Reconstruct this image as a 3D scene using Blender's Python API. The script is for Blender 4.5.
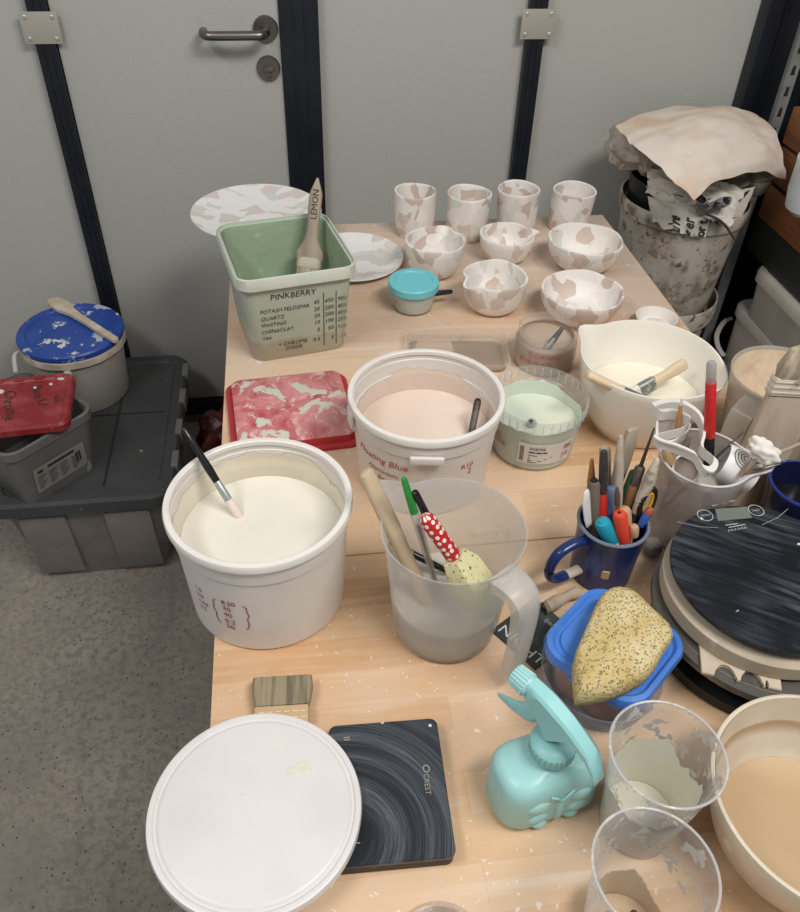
import bpy, bmesh, math, random
from mathutils import Vector, Matrix, noise, Quaternion
random.seed(7)
for o in list(bpy.data.objects): bpy.data.objects.remove(o)
SC = bpy.context.scene
COL = SC.collection
PI = math.pi
T = 0.75                                   # height of the table top

# ------------------------------------------------------------------ camera
PITCH, YAW, ROLL, FPX = [math.radians(40.9457), math.radians(8.8974), math.radians(1.8521), 800.634]
FW = Vector((math.sin(YAW)*math.cos(PITCH), math.cos(YAW)*math.cos(PITCH), -math.sin(PITCH)))
R0 = Vector((math.cos(YAW), -math.sin(YAW), 0)); U0 = R0.cross(FW)
RT = R0*math.cos(ROLL)+U0*math.sin(ROLL); UP = -R0*math.sin(ROLL)+U0*math.cos(ROLL)
EYE = Vector((0, 0, 1.5))
cam = bpy.data.cameras.new('camera'); cam.sensor_fit = 'HORIZONTAL'; cam.sensor_width = 36; cam.lens = 36*FPX/800
cam.clip_start = 0.02
co = bpy.data.objects.new('camera', cam); COL.objects.link(co); SC.camera = co
co.matrix_world = Matrix(((RT.x, UP.x, -FW.x, EYE.x), (RT.y, UP.y, -FW.y, EYE.y), (RT.z, UP.z, -FW.z, EYE.z), (0, 0, 0, 1)))

# ------------------------------------------------------------------ light
SC.view_settings.view_transform = 'Standard'; SC.view_settings.look = 'None'; SC.view_settings.gamma = 1
SC.view_settings.use_curve_mapping = False
SC.view_settings.exposure = -0.50
w = bpy.data.worlds.new('room_light'); SC.world = w; w.use_nodes = True
w.node_tree.nodes['Background'].inputs[0].default_value = (0.92, 0.95, 1.0, 1)
w.node_tree.nodes['Background'].inputs[1].default_value = 0.43
def lamp(name, loc, target, sx, sy, power, col=(1, 1, 1)):
    l = bpy.data.lights.new(name, 'AREA'); l.shape = 'RECTANGLE'; l.size = sx; l.size_y = sy; l.energy = power; l.color = col
    o = bpy.data.objects.new(name, l); COL.objects.link(o); o.location = loc
    o.rotation_euler = (Vector(target)-Vector(loc)).to_track_quat('-Z', 'Y').to_euler()
    return o
lamp('ceiling_lamp', (-1.05, 0.2, 2.65), (0.3, 1.0, 0.7), 0.9, 0.35, 22, (1, 0.97, 0.93))
lamp('ceiling_lamp', (0.85, -0.1, 2.65), (0.1, 1.2, 0.8), 1.1, 0.4, 48, (1, 0.97, 0.93))

# ------------------------------------------------------------------ pixels to points
def ray(x, y): return FW+RT*((x-400)/FPX)-UP*((y-456)/FPX)
def P(x, y, z): d = ray(x, y); return EYE+d*((z-EYE.z)/d.z)
def PY(x, y, Y): d = ray(x, y); return EYE+d*(Y/d.y)
def PX(x, y, X): d = ray(x, y); return EYE+d*(X/d.x)

# ------------------------------------------------------------------ materials
def lin(c):
    o = []
    for v in c[:3]:
        v /= 255.0
        o.append(v/12.92 if v <= 0.04045 else ((v+0.055)/1.055)**2.4)
    return (o[0], o[1], o[2], 1)
class NT:
    def __init__(s, name):
        s.m = bpy.data.materials.new(name); s.m.use_nodes = True; s.t = s.m.node_tree
        s.t.nodes.clear(); s.out = s.t.nodes.new('ShaderNodeOutputMaterial')
    def n(s, kind, **kw):
        nd = s.t.nodes.new('ShaderNode'+kind)
        for k, v in kw.items():
            if k in nd.inputs.keys():
                s.put(nd.inputs[k], v)
            else: setattr(nd, k, v)
        return nd
    def put(s, sock, v):
        if isinstance(v, bpy.types.NodeSocket): s.t.links.new(v, sock)
        else: sock.default_value = v
    def coords(s, scale=(1, 1, 1), jitter=True, distort=0, dscale=8):
        tc = s.n('TexCoord'); v = tc.outputs['Object']
        if jitter:
            oi = s.n('ObjectInfo'); mu = s.n('Math', operation='MULTIPLY'); s.put(mu.inputs[0], oi.outputs['Random']); mu.inputs[1].default_value = 7.0
            ad = s.n('VectorMath', operation='ADD'); s.put(ad.inputs[0], v); s.put(ad.inputs[1], mu.outputs[0]); v = ad.outputs[0]
        if distort:
            nz = s.n('TexNoise', Scale=dscale, Detail=2.0); s.put(nz.inputs['Vector'], v)
            sb = s.n('VectorMath', operation='SUBTRACT'); s.put(sb.inputs[0], nz.outputs['Color']); sb.inputs[1].default_value = (.5, .5, .5)
            sc = s.n('VectorMath', operation='SCALE'); s.put(sc.inputs[0], sb.outputs[0]); sc.inputs['Scale'].default_value = distort
            ad = s.n('VectorMath', operation='ADD'); s.put(ad.inputs[0], v); s.put(ad.inputs[1], sc.outputs[0]); v = ad.outputs[0]
        if scale != (1, 1, 1):
            mp = s.n('VectorMath', operation='MULTIPLY'); s.put(mp.inputs[0], v); mp.inputs[1].default_value = scale; v = mp.outputs[0]
        return v
    def noise(s, vec, scale, detail=3.0, rough=.55):
        nz = s.n('TexNoise', Scale=scale, Detail=detail, Roughness=rough); s.put(nz.inputs['Vector'], vec); return nz.outputs['Fac']
    def ramp(s, v, lo, hi):
        mr = s.n('MapRange'); s.put(mr.inputs[0], v); mr.inputs[1].default_value = lo; mr.inputs[2].default_value = hi
        mr.clamp = True; return mr.outputs[0]
    def math(s, op, a, b=0.0):
        m = s.n('Math', operation=op); s.put(m.inputs[0], a); s.put(m.inputs[1], b); return m.outputs[0]
    def mix(s, f, a, b):
        m = s.n('Mix', data_type='RGBA'); s.put(m.inputs[0], f); s.put(m.inputs[6], a); s.put(m.inputs[7], b); return m.outputs[2]
    def z(s):
        tc = s.n('TexCoord'); sp = s.n('SeparateXYZ'); s.put(sp.inputs[0], tc.outputs['Object']); return sp.outputs
    def bsdf(s, color, rough=.5, metal=0.0, spec=.5, bump=None, bd=.001):
        p = s.n('BsdfPrincipled'); s.put(p.inputs['Base Color'], color); s.put(p.inputs['Roughness'], rough)
        p.inputs['Metallic'].default_value = metal; p.inputs['Specular IOR Level'].default_value = spec
        if bump is not None:
            b = s.n('Bump'); b.inputs['Strength'].default_value = 1.0; b.inputs['Distance'].default_value = bd
            s.put(b.inputs['Height'], bump); s.put(p.inputs['Normal'], b.outputs[0])
        return p.outputs[0]
    def done(s, sh): s.t.links.new(sh, s.out.inputs['Surface']); return s.m
    def see(s, sh, a):
        tr = s.n('BsdfTransparent'); mx = s.n('MixShader'); s.put(mx.inputs[0], a)
        s.put(mx.inputs[1], tr.outputs[0]); s.put(mx.inputs[2], sh); return mx.outputs[0]

def mat(name, c, rough=.5, metal=0.0, spec=.5, layers=(), bump=0, bscale=60, stretch=(1, 1, 1), jitter=True):
    """layers: (colour, noise scale, low, high[, detail])"""
    t = NT(name); col = lin(c); v = None
    if layers or bump: v = t.coords(stretch, jitter)
    for i, L in enumerate(layers):
        sh = t.n('VectorMath', operation='ADD'); t.put(sh.inputs[0], v); sh.inputs[1].default_value = (i*3.1, i*1.7, i*2.3)
        f = t.ramp(t.noise(sh.outputs[0], L[1], L[4] if len(L) > 4 else 4.0, .6), L[2], L[3])
        col = t.mix(f, col, lin(L[0]))
    b = t.noise(v, bscale, 4.0) if bump else None
    return t.done(t.bsdf(col, rough, metal, spec, b, bump or .001))

def clear(name, c, alpha, rough=.15, residue=None, spec=.5):
    """see-through plastic; residue=(colour, scale, low, high) adds opaque dried smears"""
    t = NT(name); col = lin(c); a = alpha
    ge = t.n('NewGeometry').outputs['Backfacing']; fn = t.n('Fresnel'); t.put(fn.inputs['IOR'], t.math('ADD', t.math('MULTIPLY', ge, 1/1.45-1.45), 1.45)); fr = fn.outputs[0]
    a = t.math('MAXIMUM', t.math('MULTIPLY', fr, 1.2), alpha); a = t.math('MINIMUM', a, 1.0)
    if residue:
        v = t.coords(residue[4] if len(residue) > 4 else (1, 1, 1)); f = t.ramp(t.noise(v, residue[1], 5.0, .62), residue[2], residue[3])
        col = t.mix(f, col, lin(residue[0])); a = t.math('MAXIMUM', a, t.math('MULTIPLY', f, .93))
    tl = t.n('BsdfTranslucent'); t.put(tl.inputs['Color'], col); mx = t.n('MixShader'); mx.inputs[0].default_value = .4
    t.put(mx.inputs[1], t.bsdf(col, rough, 0, spec)); t.put(mx.inputs[2], tl.outputs[0])
    return t.done(t.see(mx.outputs[0], a))

def film(name, c, z0, amp, scale=25, c2=None, holes=0.0, stretch=(1, 1, 1), rough=.55):
    """dried glaze on a wall: opaque below a ragged line z0 (local height), gone above it"""
    t = NT(name); z = t.z()[2]; v = t.coords(stretch, False)
    n = t.noise(v, scale, 5.0, .6)
    e = t.math('ADD', t.math('MULTIPLY', t.math('SUBTRACT', n, .5), amp), t.math('SUBTRACT', z0, z))
    a = t.ramp(e, 0.0, .0015)
    if holes:
        a = t.math('MULTIPLY', a, t.ramp(t.noise(v, scale*1.7, 5.0, .65), holes, holes+.05))
    col = lin(c)
    if c2: col = t.mix(t.ramp(t.noise(v, scale*.8, 4.0), .4, .65), col, lin(c2))
    tl = t.n('BsdfTranslucent'); t.put(tl.inputs['Color'], col); mx = t.n('MixShader'); mx.inputs[0].default_value = .0
    t.put(mx.inputs[1], t.bsdf(col, rough, 0, .4)); t.put(mx.inputs[2], tl.outputs[0])
    return t.done(t.see(mx.outputs[0], a))

def marble(name, stops, scale, dist, stretch):
    t = NT(name); v = t.coords(stretch, True, dist, 22)
    vo = t.n('TexVoronoi', Scale=scale); t.put(vo.inputs['Vector'], v)
    sp = t.n('SeparateColor'); t.put(sp.inputs[0], vo.outputs['Color'])
    cr = t.n('ValToRGB'); cr.color_ramp.interpolation = 'CONSTANT'; t.put(cr.inputs[0], sp.outputs[0])
    el = cr.color_ramp.elements
    el[0].position, el[0].color = stops[0][0], lin(stops[0][1]); el[1].position, el[1].color = stops[1][0], lin(stops[1][1])
    for p, c in stops[2:]: e = el.new(p); e.color = lin(c)
    return t.done(t.bsdf(cr.outputs[0], .5, 0, .35))
MARBLE = marble('marbled_clay', [(0, (232, 226, 220)), (.40, (204, 187, 175)), (.54, (238, 234, 229)), (.66, (213, 199, 188)), (.76, (219, 217, 208)), (.86, (236, 231, 226))], 44.0, .045, (1, 1, .8))
MARBLEP = marble('pale_marbled_clay', [(0, (230, 228, 226)), (.42, (212, 202, 195)), (.55, (234, 232, 230)), (.68, (208, 212, 206)), (.78, (220, 212, 206)), (.88, (232, 230, 228))], 34.0, .05, (.7, 1.3, 1))
WHITEP = mat('white_plastic', (226, 222, 216), .42, layers=[((214, 206, 197), 14, .5, .75)])
WHITELID = mat('white_lid_plastic', (222, 219, 217), .38, layers=[((214, 210, 208), 9, .45, .7), ((226, 222, 205), 30, .73, .75)])
BUCKETP = mat('milky_bucket_plastic', (218, 212, 205), .42, layers=[((226, 222, 217), 10, .45, .7)])
GLAZEA = mat('white_glaze', (228, 224, 212), .3, layers=[((222, 217, 204), 7, .4, .7)])
GLAZEB = mat('pink_white_glaze', (226, 208, 194), .16, layers=[((218, 199, 184), 6, .45, .7)])
GLAZEC = mat('pale_green_glaze', (216, 221, 200), .2, layers=[((207, 216, 202), 8, .45, .65)])
GLAZED = mat('taupe_glaze', (186, 166, 148), .22)
GREENW = mat('sage_glaze_paste', (146, 163, 136), .6, layers=[((135, 154, 128), 18, .45, .7), ((166, 181, 157), 40, .62, .75)], bump=.0035, bscale=24)
DARKTXT = mat('black_marker_ink', (45, 48, 42), .6)
REDTXT = mat('red_marker_ink', (186, 78, 66), .6)
WINETXT = mat('dark_red_marker_ink', (150, 45, 70), .6)
BLACKP = mat('black_plastic', (30, 31, 34), .4)
WOOD = mat('pale_bare_wood', (199, 177, 148), .6, layers=[((172, 150, 124), 30, .45, .7), ((222, 210, 195), 22, .6, .75)], stretch=(1, 1, .12))
WOODG = mat('grey_worn_wood', (163, 149, 130), .7, layers=[((134, 120, 104), 40, .45, .7)], stretch=(1, 1, .15))
WOODD = mat('brown_wood', (150, 112, 78), .55, layers=[((120, 86, 58), 30, .45, .7)], stretch=(1, 1, .15))
STEEL = mat('brushed_steel', (150, 146, 140), .32, 1.0)
STEELD = mat('smeared_steel_ferrule', (136, 138, 138), .45, .6, layers=[((215, 212, 205), 60, .55, .65)])
TURQ = mat('turquoise_plastic', (110, 196, 205), .4)
AQUA = mat('aqua_plastic', (166, 212, 209), .36, layers=[((154, 206, 204), 6, .4, .7)])
BLUEP = mat('bright_blue_plastic', (70, 124, 205), .38, layers=[((96, 144, 214), 22, .55, .75)])
REDP = mat('red_plastic', (176, 42, 48), .38)
CREAM = mat('cream_ceramic', (226, 213, 196), .45, layers=[((205, 186, 164), 14, .5, .7)])
BRISTLE = mat('pale_bristle', (176, 163, 140), .85, layers=[((132, 120, 98), 90, .4, .65)], stretch=(1, 1, .06), bump=.0012, bscale=260)
PLYG = mat('weathered_hake_wood', (196, 178, 160), .65, layers=[((173, 152, 134), 20, .45, .7), ((120, 108, 98), 55, .68, .75)], stretch=(1, 1, .3))
BRONZE = mat('orange_bristle', (160, 106, 60), .7)

# ------------------------------------------------------------------ objects
def obj(name, bm, m, parent=None, smooth=35, loc=None):
    bmesh.ops.recalc_face_normals(bm, faces=bm.faces[:])
    me = bpy.data.meshes.new(name); bm.to_mesh(me); bm.free()
    for p in me.polygons: p.use_smooth = True
    me.set_sharp_from_angle(angle=math.radians(smooth))
    for x in (m if isinstance(m, (list, tuple)) else [m]): me.materials.append(x)
    o = bpy.data.objects.new(name, me); COL.objects.link(o)
    if parent: o.parent = parent
    if loc: o.location = loc
    return o
def thing(name, label, cat, loc=(0, 0, 0), rz=0, group=None, rot=None):
    o = bpy.data.objects.new(name, None); COL.objects.link(o); o.empty_display_size = .02
    o.location = loc; o.rotation_euler = rot if rot else (0, 0, rz)
    return tag(o, label, cat, group)
def tag(o, label, cat, group=None):
    o['label'] = label; o['category'] = cat
    if group: o['group'] = group
    return o
def struct(o): o['kind'] = 'structure'; return o

# ------------------------------------------------------------------ shapes
def ring(hx, hy, rad, n):
    """n points round a rounded rectangle (a circle when rad equals both half sides)"""
    rad = min(rad, hx, hy); q = n//4; pts = []
    for k, (sx, sy) in enumerate(((1, 1), (-1, 1), (-1, -1), (1, -1))):
        for i in range(q):
            a = (k+(i+.5)/q)*PI/2 if rad >= min(hx, hy)-1e-9 and abs(hx-hy) < 1e-9 else (k+i/(q-1))*PI/2
            pts.append((sx*(hx-rad)+rad*math.cos(a), sy*(hy-rad)+rad*math.sin(a)))
    return pts
def loft(secs, n=48, cap0=True, cap1=True, bm=None, mi=0):
    """secs: (hx, hy, rad, z[, cx, cy])"""
    bm = bm or bmesh.new(); rows = []; n = 4*max(2, n//4)
    for s in secs:
        cx, cy = (s[4], s[5]) if len(s) > 4 else (0, 0)
        rows.append([bm.verts.new((x+cx, y+cy, s[3])) for x, y in ring(max(s[0], 1e-5), max(s[1], 1e-5), max(s[2], 1e-6), n)])
    fs = []
    for a, b in zip(rows, rows[1:]):
        for i in range(n): fs.append(bm.faces.new((a[i], a[(i+1) % n], b[(i+1) % n], b[i])))
    if cap0: fs.append(bm.faces.new(rows[0][::-1]))
    if cap1: fs.append(bm.faces.new(rows[-1]))
    for f in fs: f.material_index = mi
    return bm
def lathe(prof, n=64, cap0=True, cap1=True, bm=None): return loft([(r if r > .0011 else 1e-5,)*3+(z,) for r, z in prof], n, cap0, cap1, bm)
def vessel(outer, t, tb): 
    """hollow turned body: outer profile from base to rim, wall t, floor tb"""
    inn = [(max(r-t, .001), max(z, tb)) for r, z in outer]; o = list(outer)
    (r, z) = o[-1]
    lip = [(r-t*.12, z+t*.3), (r-t*.5, z+t*.42), (r-t*.88, z+t*.3)]
    return o+lip+inn[::-1]
def rad_at(outer, z):
    for (r0, z0), (r1, z1) in zip(outer, outer[1:]):
        if z0 <= z <= z1 and z1 > z0: return r0+(r1-r0)*(z-z0)/(z1-z0)
    return outer[-1][0]
def liquid(outer, t, tb, lvl, n=64):
    """what fills a vessel up to lvl"""
    pr = [(rad_at(outer, tb+.0005)-t-.0008, tb+.0005)]
    for r, z in outer:
        if tb+.002 < z < lvl: pr.append((r-t-.0008, z))
    pr.append((rad_at(outer, lvl)-t-.0006, lvl))
    return lathe(pr, n)
def shell(outer, t, z0, z1, n=64, steps=10):
    pr = [(rad_at(outer, z0+(z1-z0)*i/steps)-t-.0004, z0+(z1-z0)*i/steps) for i in range(steps+1)]
    return lathe(pr, n, False, False)
def box(x0, x1, y0, y1, z0, z1, bev=0.0, bm=None):
    b = bmesh.new(); vs = [b.verts.new((x, y, z)) for z in (z0, z1) for y in (y0, y1) for x in (x0, x1)]
    for f in ((0, 2, 3, 1), (4, 5, 7, 6), (0, 1, 5, 4), (2, 6, 7, 3), (0, 4, 6, 2), (1, 3, 7, 5)): b.faces.new([vs[i] for i in f])
    if bev: bmesh.ops.bevel(b, geom=b.edges[:], offset=bev, segments=2, affect='EDGES', profile=.6)
    return merge(bm, b)
def merge(bm, b):
    if bm is None: return b
    me = bpy.data.meshes.new('tmp'); b.to_mesh(me); b.free(); bm.from_mesh(me); bpy.data.meshes.remove(me); return bm
def tube(pts, rad, n=12, flat=1.0, bm=None, caps=True, up=Vector((0, 0, 1))):
    """swept tube; rad number or list; flat squeezes the section along 'up'"""
    bm = bm or bmesh.new(); pts = [Vector(p) for p in pts]; rows = []
    for i, p in enumerate(pts):
        d = (pts[min(i+1, len(pts)-1)]-pts[max(i-1, 0)]).normalized()
        s = d.cross(up)
        if s.length < 1e-4: s = d.cross(Vector((0, 1, .01)))
        s.normalize(); u = s.cross(d)
        r = rad[min(i, len(rad)-1)] if isinstance(rad, (list, tuple)) else rad
        rows.append([bm.verts.new(p+s*(r*math.cos(2*PI*k/n))+u*(r*flat*math.sin(2*PI*k/n))) for k in range(n)])
    for a, b in zip(rows, rows[1:]):
        for i in range(n): bm.faces.new((a[i], a[(i+1) % n], b[(i+1) % n], b[i]))
    if caps: bm.faces.new(rows[0][::-1]); bm.faces.new(rows[-1])
    return bm
def smooth_path(pts, k=6):
    pts = [Vector(p) for p in pts]; out = []
    for i in range(len(pts)-1):
        a, b, c, d = pts[max(i-1, 0)], pts[i], pts[i+1], pts[min(i+2, len(pts)-1)]
        for j in range(k):
            t = j/k; out.append(.5*((2*b)+(c-a)*t+(2*a-5*b+4*c-d)*t*t+(3*b-a-3*c+d)*t**3))
    return out+[pts[-1]]
def prism(poly, z0, z1, bm=None, bev=0):
    b = bmesh.new(); lo = [b.verts.new((x, y, z0)) for x, y in poly]; hi = [b.verts.new((x, y, z1)) for x, y in poly]
    n = len(poly); b.faces.new(lo[::-1]); b.faces.new(hi)
    for i in range(n): b.faces.new((lo[i], lo[(i+1) % n], hi[(i+1) % n], hi[i]))
    if bev: bmesh.ops.bevel(b, geom=[e for e in b.edges if abs(e.verts[0].co.z-e.verts[1].co.z) < 1e-6], offset=bev, segments=2, affect='EDGES')
    return merge(bm, b)
def sheet(fn, nu=24, nv=24, th=.001, bm=None):
    """thin sheet with real thickness; fn(u,v) gives a point, u and v in 0..1"""
    b = bmesh.new(); g = [[b.verts.new(fn(i/nu, j/nv)) for j in range(nv+1)] for i in range(nu+1)]
    for i in range(nu):
        for j in range(nv): b.faces.new((g[i][j], g[i+1][j], g[i+1][j+1], g[i][j+1]))
    b.normal_update()
    h = [[b.verts.new(v.co-v.normal*th) for v in r] for r in g]
    for i in range(nu):
        for j in range(nv): b.faces.new((h[i][j], h[i][j+1], h[i+1][j+1], h[i+1][j]))
    e = [(i, 0) for i in range(nu)]+[(nu, j) for j in range(nv)]+[(i, nv) for i in range(nu, 0, -1)]+[(0, j) for j in range(nv, 0, -1)]
    for (i, j), (k, l) in zip(e, e[1:]+e[:1]): b.faces.new((g[i][j], h[i][j], h[k][l], g[k][l]))
    return merge(bm, b)
def blob(r, sub=3, amp=.15, sc=(1, 1, 1), freq=2.0, seed=0, bm=None):
    b = bmesh.new(); bmesh.ops.create_icosphere(b, subdivisions=sub, radius=1)
    for v in b.verts:
        d = 1+amp*noise.noise(v.co*freq+Vector((seed, seed*2, 0)))
        v.co = Vector((v.co.x*r*sc[0]*d, v.co.y*r*sc[1]*d, v.co.z*r*sc[2]*d))
    return merge(bm, b)
def wob(bm, a=.002, f=14, seed=0):
    for v in bm.verts:
        n = noise.noise_vector(v.co*f+Vector((seed, seed, seed))); v.co += Vector((n.x, n.y, n.z*.6))*a
    return bm

def text_bm(body, size, fn, bm=None, align='LEFT', jitter=.0, shear=.0, bold=0):
    """lettering laid onto a surface: fn(u, v) gives the point for text coordinates"""
    c = bpy.data.curves.new('lettering', 'FONT'); c.body = body; c.size = size; c.align_x = align; c.shear = shear; c.resolution_u = 2; c.offset = bold*size
    o = bpy.data.objects.new('lettering', c); COL.objects.link(o)
    dg = bpy.context.evaluated_depsgraph_get(); me = o.evaluated_get(dg).to_mesh()
    bm = bm or bmesh.new(); vs = []
    for v in me.vertices:
        x, y = v.co.x, v.co.y
        if jitter: y += jitter*size*math.sin(x/size*3.1+len(body))
        vs.append(bm.verts.new(fn(x, y)))
    for p in me.polygons:
        try: bm.faces.new([vs[i] for i in p.vertices])
        except ValueError: pass
    o.evaluated_get(dg).to_mesh_clear(); bpy.data.objects.remove(o); bpy.data.curves.remove(c)
    return bm
def on_cyl(outer, deg, z, off=.0006):
    """maps text onto a turned body, starting at angle deg and height z (local)"""
    def f(u, v):
        zz = z+v; r = rad_at(outer, zz)+off; a = math.radians(deg)+u/r
        return Vector((r*math.cos(a), r*math.sin(a), zz))
    return f
def strokes_bm(paths, w, fn, bm=None):
    """drawn pen lines: flat ribbons of width w laid on a surface"""
    bm = bm or bmesh.new()
    for pts in paths:
        L = []
        for i, p in enumerate(pts):
            a, b = pts[max(i-1, 0)], pts[min(i+1, len(pts)-1)]
            dx, dy = b[0]-a[0], b[1]-a[1]; l = math.hypot(dx, dy) or 1
            nx, ny = -dy/l*w/2, dx/l*w/2
            L.append((bm.verts.new(fn(p[0]+nx, p[1]+ny)), bm.verts.new(fn(p[0]-nx, p[1]-ny))))
        for a, b in zip(L, L[1:]): bm.faces.new((a[0], a[1], b[1], b[0]))
    return bm

def stick(name, label, cat, p0, p1, segs, group=None, roll=0.0):
    """a rod-like tool from p0 to p1; segs: (part, t0, t1, [(hx, hy) ...], material) along its length"""
    p0, p1 = Vector(p0), Vector(p1); d = p1-p0; L = d.length
    zx = d.normalized(); yx = (Vector((0, -.6, 1))-zx*zx.dot(Vector((0, -.6, 1)))).normalized(); xx = yx.cross(zx)   # broad side up and to the front
    q = Matrix(((xx.x, yx.x, zx.x), (xx.y, yx.y, zx.y), (xx.z, yx.z, zx.z))).to_quaternion() @ Quaternion((0, 0, 1), roll)
    t = thing(name, label, cat, p0, group=group, rot=q.to_euler())
    for part, t0, t1, hs, m in segs:
        k = len(hs); z0, z1 = t0*L, t1*L; secs = []
        for i, (a, b) in enumerate(hs): secs.append((a, b, min(a, b), z0+(z1-z0)*i/(k-1)))
        a, b = hs[-1]; e = min(a, b)
        secs += [(a*.75, b*.75, min(a, b)*.75, z1+e*.45), (a*.35, b*.35, min(a, b)*.35, z1+e*.6)]
        obj(part, loft(secs, 16), m, t)
    return t

# ================================================================== THE ROOM
def floor_mat():
    t = NT('rough_concrete'); v = t.coords((1, 1, 1), False)
    c = t.mix(t.ramp(t.noise(v, 3.2, 5.0), .3, .7), lin((136, 128, 119)), lin((172, 162, 151)))
    c = t.mix(t.ramp(t.noise(v, 60, 6.0, .75), .46, .60), c, lin((134, 127, 118)))
    vo = t.n('TexVoronoi', Scale=95.0); t.put(vo.inputs['Vector'], v)
    sp = t.n('SeparateColor'); t.put(sp.inputs[0], vo.outputs['Color'])
    pit = t.math('MULTIPLY', t.ramp(vo.outputs['Distance'], .25, .14), t.ramp(sp.outputs[0], .58, .74))
    c = t.mix(pit, c, lin((84, 77, 70)))
    lt = t.math('MULTIPLY', t.ramp(vo.outputs['Distance'], .16, .1), t.ramp(sp.outputs[1], .86, .88))
    c = t.mix(lt, c, lin((168, 162, 152)))
    mp = t.coords((7, .9, 1), False)
    c = t.mix(t.math('MULTIPLY', t.ramp(t.noise(mp, 1.3, 3.0), .58, .7), .55), c, lin((104, 98, 91)))
    fx = t.z(); wv = t.math('MULTIPLY', t.math('SUBTRACT', t.noise(v, 9, 4.0), .5), .10)   # damp drag marks left of the bench
    ln = t.ramp(t.math('ABSOLUTE', t.math('ADD', t.math('ADD', fx[0], t.math('MULTIPLY', fx[1], .12)), t.math('ADD', wv, .77))), .045, .02)
    en = t.math('MULTIPLY', t.ramp(fx[1], .98, 1.12), t.ramp(fx[1], 1.42, 1.34))
    c = t.mix(t.math('MULTIPLY', t.math('MULTIPLY', ln, en), .6), c, lin((84, 78, 72)))
    return t.done(t.bsdf(c, .75, 0, .3, t.noise(v, 90, 4.0), .0012))
struct(obj('floor', box(-2.2, 2.2, -1.0, 2.1, -.06, 0), floor_mat()))
def wall_mat():
    t = NT('grey_laminate'); v = t.coords((1, 1, 1), False)
    c = t.mix(t.ramp(t.noise(v, 260, 3.0), .35, .65), lin((176, 177, 170)), lin((186, 186, 179)))
    return t.done(t.bsdf(c, .5, 0, .35, t.noise(v, 300, 2.0), .0002))
WALLM = wall_mat()
NAVY = mat('dark_anodised_profile', (30, 34, 42), .42, .3, .5, layers=[((38, 42, 50), 12, .4, .7)])
struct(obj('wall_back', box(-2.2, 1.6, 1.95, 2.1, 0, 2.6), WALLM))
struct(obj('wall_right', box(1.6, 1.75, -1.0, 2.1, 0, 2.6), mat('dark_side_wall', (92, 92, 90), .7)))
def profile(n, x0, x1, z0=.075, z1=2.6):
    b = box(x0, x1, 1.926, 1.9495, z0, z1, .0015)
    wd = x1-x0
    for f in (.3, .62): box(x0+wd*f, x0+wd*f+.003, 1.9235, 1.9265, z0, z1, 0, b)
    struct(obj('trim_%d' % n, b, NAVY))
profile(1, -.504, -.463); profile(2, .010, .093); profile(3, .561, .601)
b = box(1.113, 1.599, 1.905, 1.9495, 0, 2.6, .002)
for x in (1.150, 1.205, 1.26, 1.33): box(x, x+.008, 1.899, 1.906, 0, 2.6, 0, b)
struct(obj('trim_4', b, NAVY))
struct(obj('baseboard_back', box(-2.2, 1.113, 1.922, 1.9495, .030, .0745, .001), NAVY))
struct(obj('trim_5', box(-2.2, 1.113, 1.935, 1.9495, .0, .0295), mat('grey_plinth', (120, 118, 112), .6)))

# the door leaf between the first two dark profiles
dr = thing('door_1', 'flush grey door leaf between dark profiles', 'door', (-.225, 1.9495, .08)); struct(dr)
obj('door_leaf', box(-.236, .233, -.012, 0, 0, 2.5, .001), WALLM, dr)
BR = mat('satin_door_steel', (132, 126, 120), .34, 1.0)
hz = 1.055-.08; hx = -.022+.225
bm = lathe([(.027, 0), (.027, .006), (.025, .009)], 40)
bmesh.ops.rotate(bm, verts=bm.verts, matrix=Matrix.Rotation(PI/2, 3, 'X')); bmesh.ops.translate(bm, verts=bm.verts, vec=(hx, -.012, hz))
ro = obj('handle_rosette', bm, BR, dr)
pth = smooth_path([(hx, -.021, hz), (hx, -.05, hz), (hx-.008, -.066, hz), (hx-.025, -.07, hz), (hx-.105, -.07, hz), (hx-.123, -.066, hz), (hx-.131, -.052, hz), (hx-.131, -.034, hz)], 5)
obj('door_handle', tube(pth, .0095, 16), BR, ro)
bm = lathe([(.026, 0), (.026, .006), (.024, .009)], 40)
bmesh.ops.rotate(bm, verts=bm.verts, matrix=Matrix.Rotation(PI/2, 3, 'X')); bmesh.ops.translate(bm, verts=bm.verts, vec=(hx, -.012, hz-.079))
lk = obj('lock_rosette', bm, BR, dr)
bm = box(hx-.011, hx+.011, -.034, -.020, hz-.084, hz-.074, .003); box(hx-.004, hx+.004, -.03, -.02, hz-.098, hz-.08, .002, bm)
obj('thumb_turn', bm, BR, lk)

PLATE = mat('beige_steel_plate', (178, 174, 162), .45, .2)
def cover_plate(x0, x1, z0, z1, label):
    t = thing('joint_plate', label, 'plate', ((x0+x1)/2, 1.926, (z0+z1)/2))
    w, h = (x1-x0)/2, (z1-z0)/2
    obj('plate', box(-w, w, -.004, -.0005, -h, h, .001), PLATE, t)
    for sx in (-1, 1):
        for sz in (-1, 1):
            bm = lathe([(.0045, 0), (.0042, .0012), (.003, .002), (.0022, .002), (.0018, .0012)], 16)
            bmesh.ops.rotate(bm, verts=bm.verts, matrix=Matrix.Rotation(PI/2, 3, 'X'))
            bmesh.ops.translate(bm, verts=bm.verts, vec=(sx*(w-.011), -.004, sz*(h-.010)))
            obj('screw', bm, mat('zinc_screw', (196, 196, 192), .4, .6) if sx+sz == -2 and x0 < 0 else bpy.data.materials['zinc_screw'], t)
cover_plate(-.522, -.446, 1.032, 1.093, 'square beige plate with four screws over the dark strip left of the door')
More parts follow.
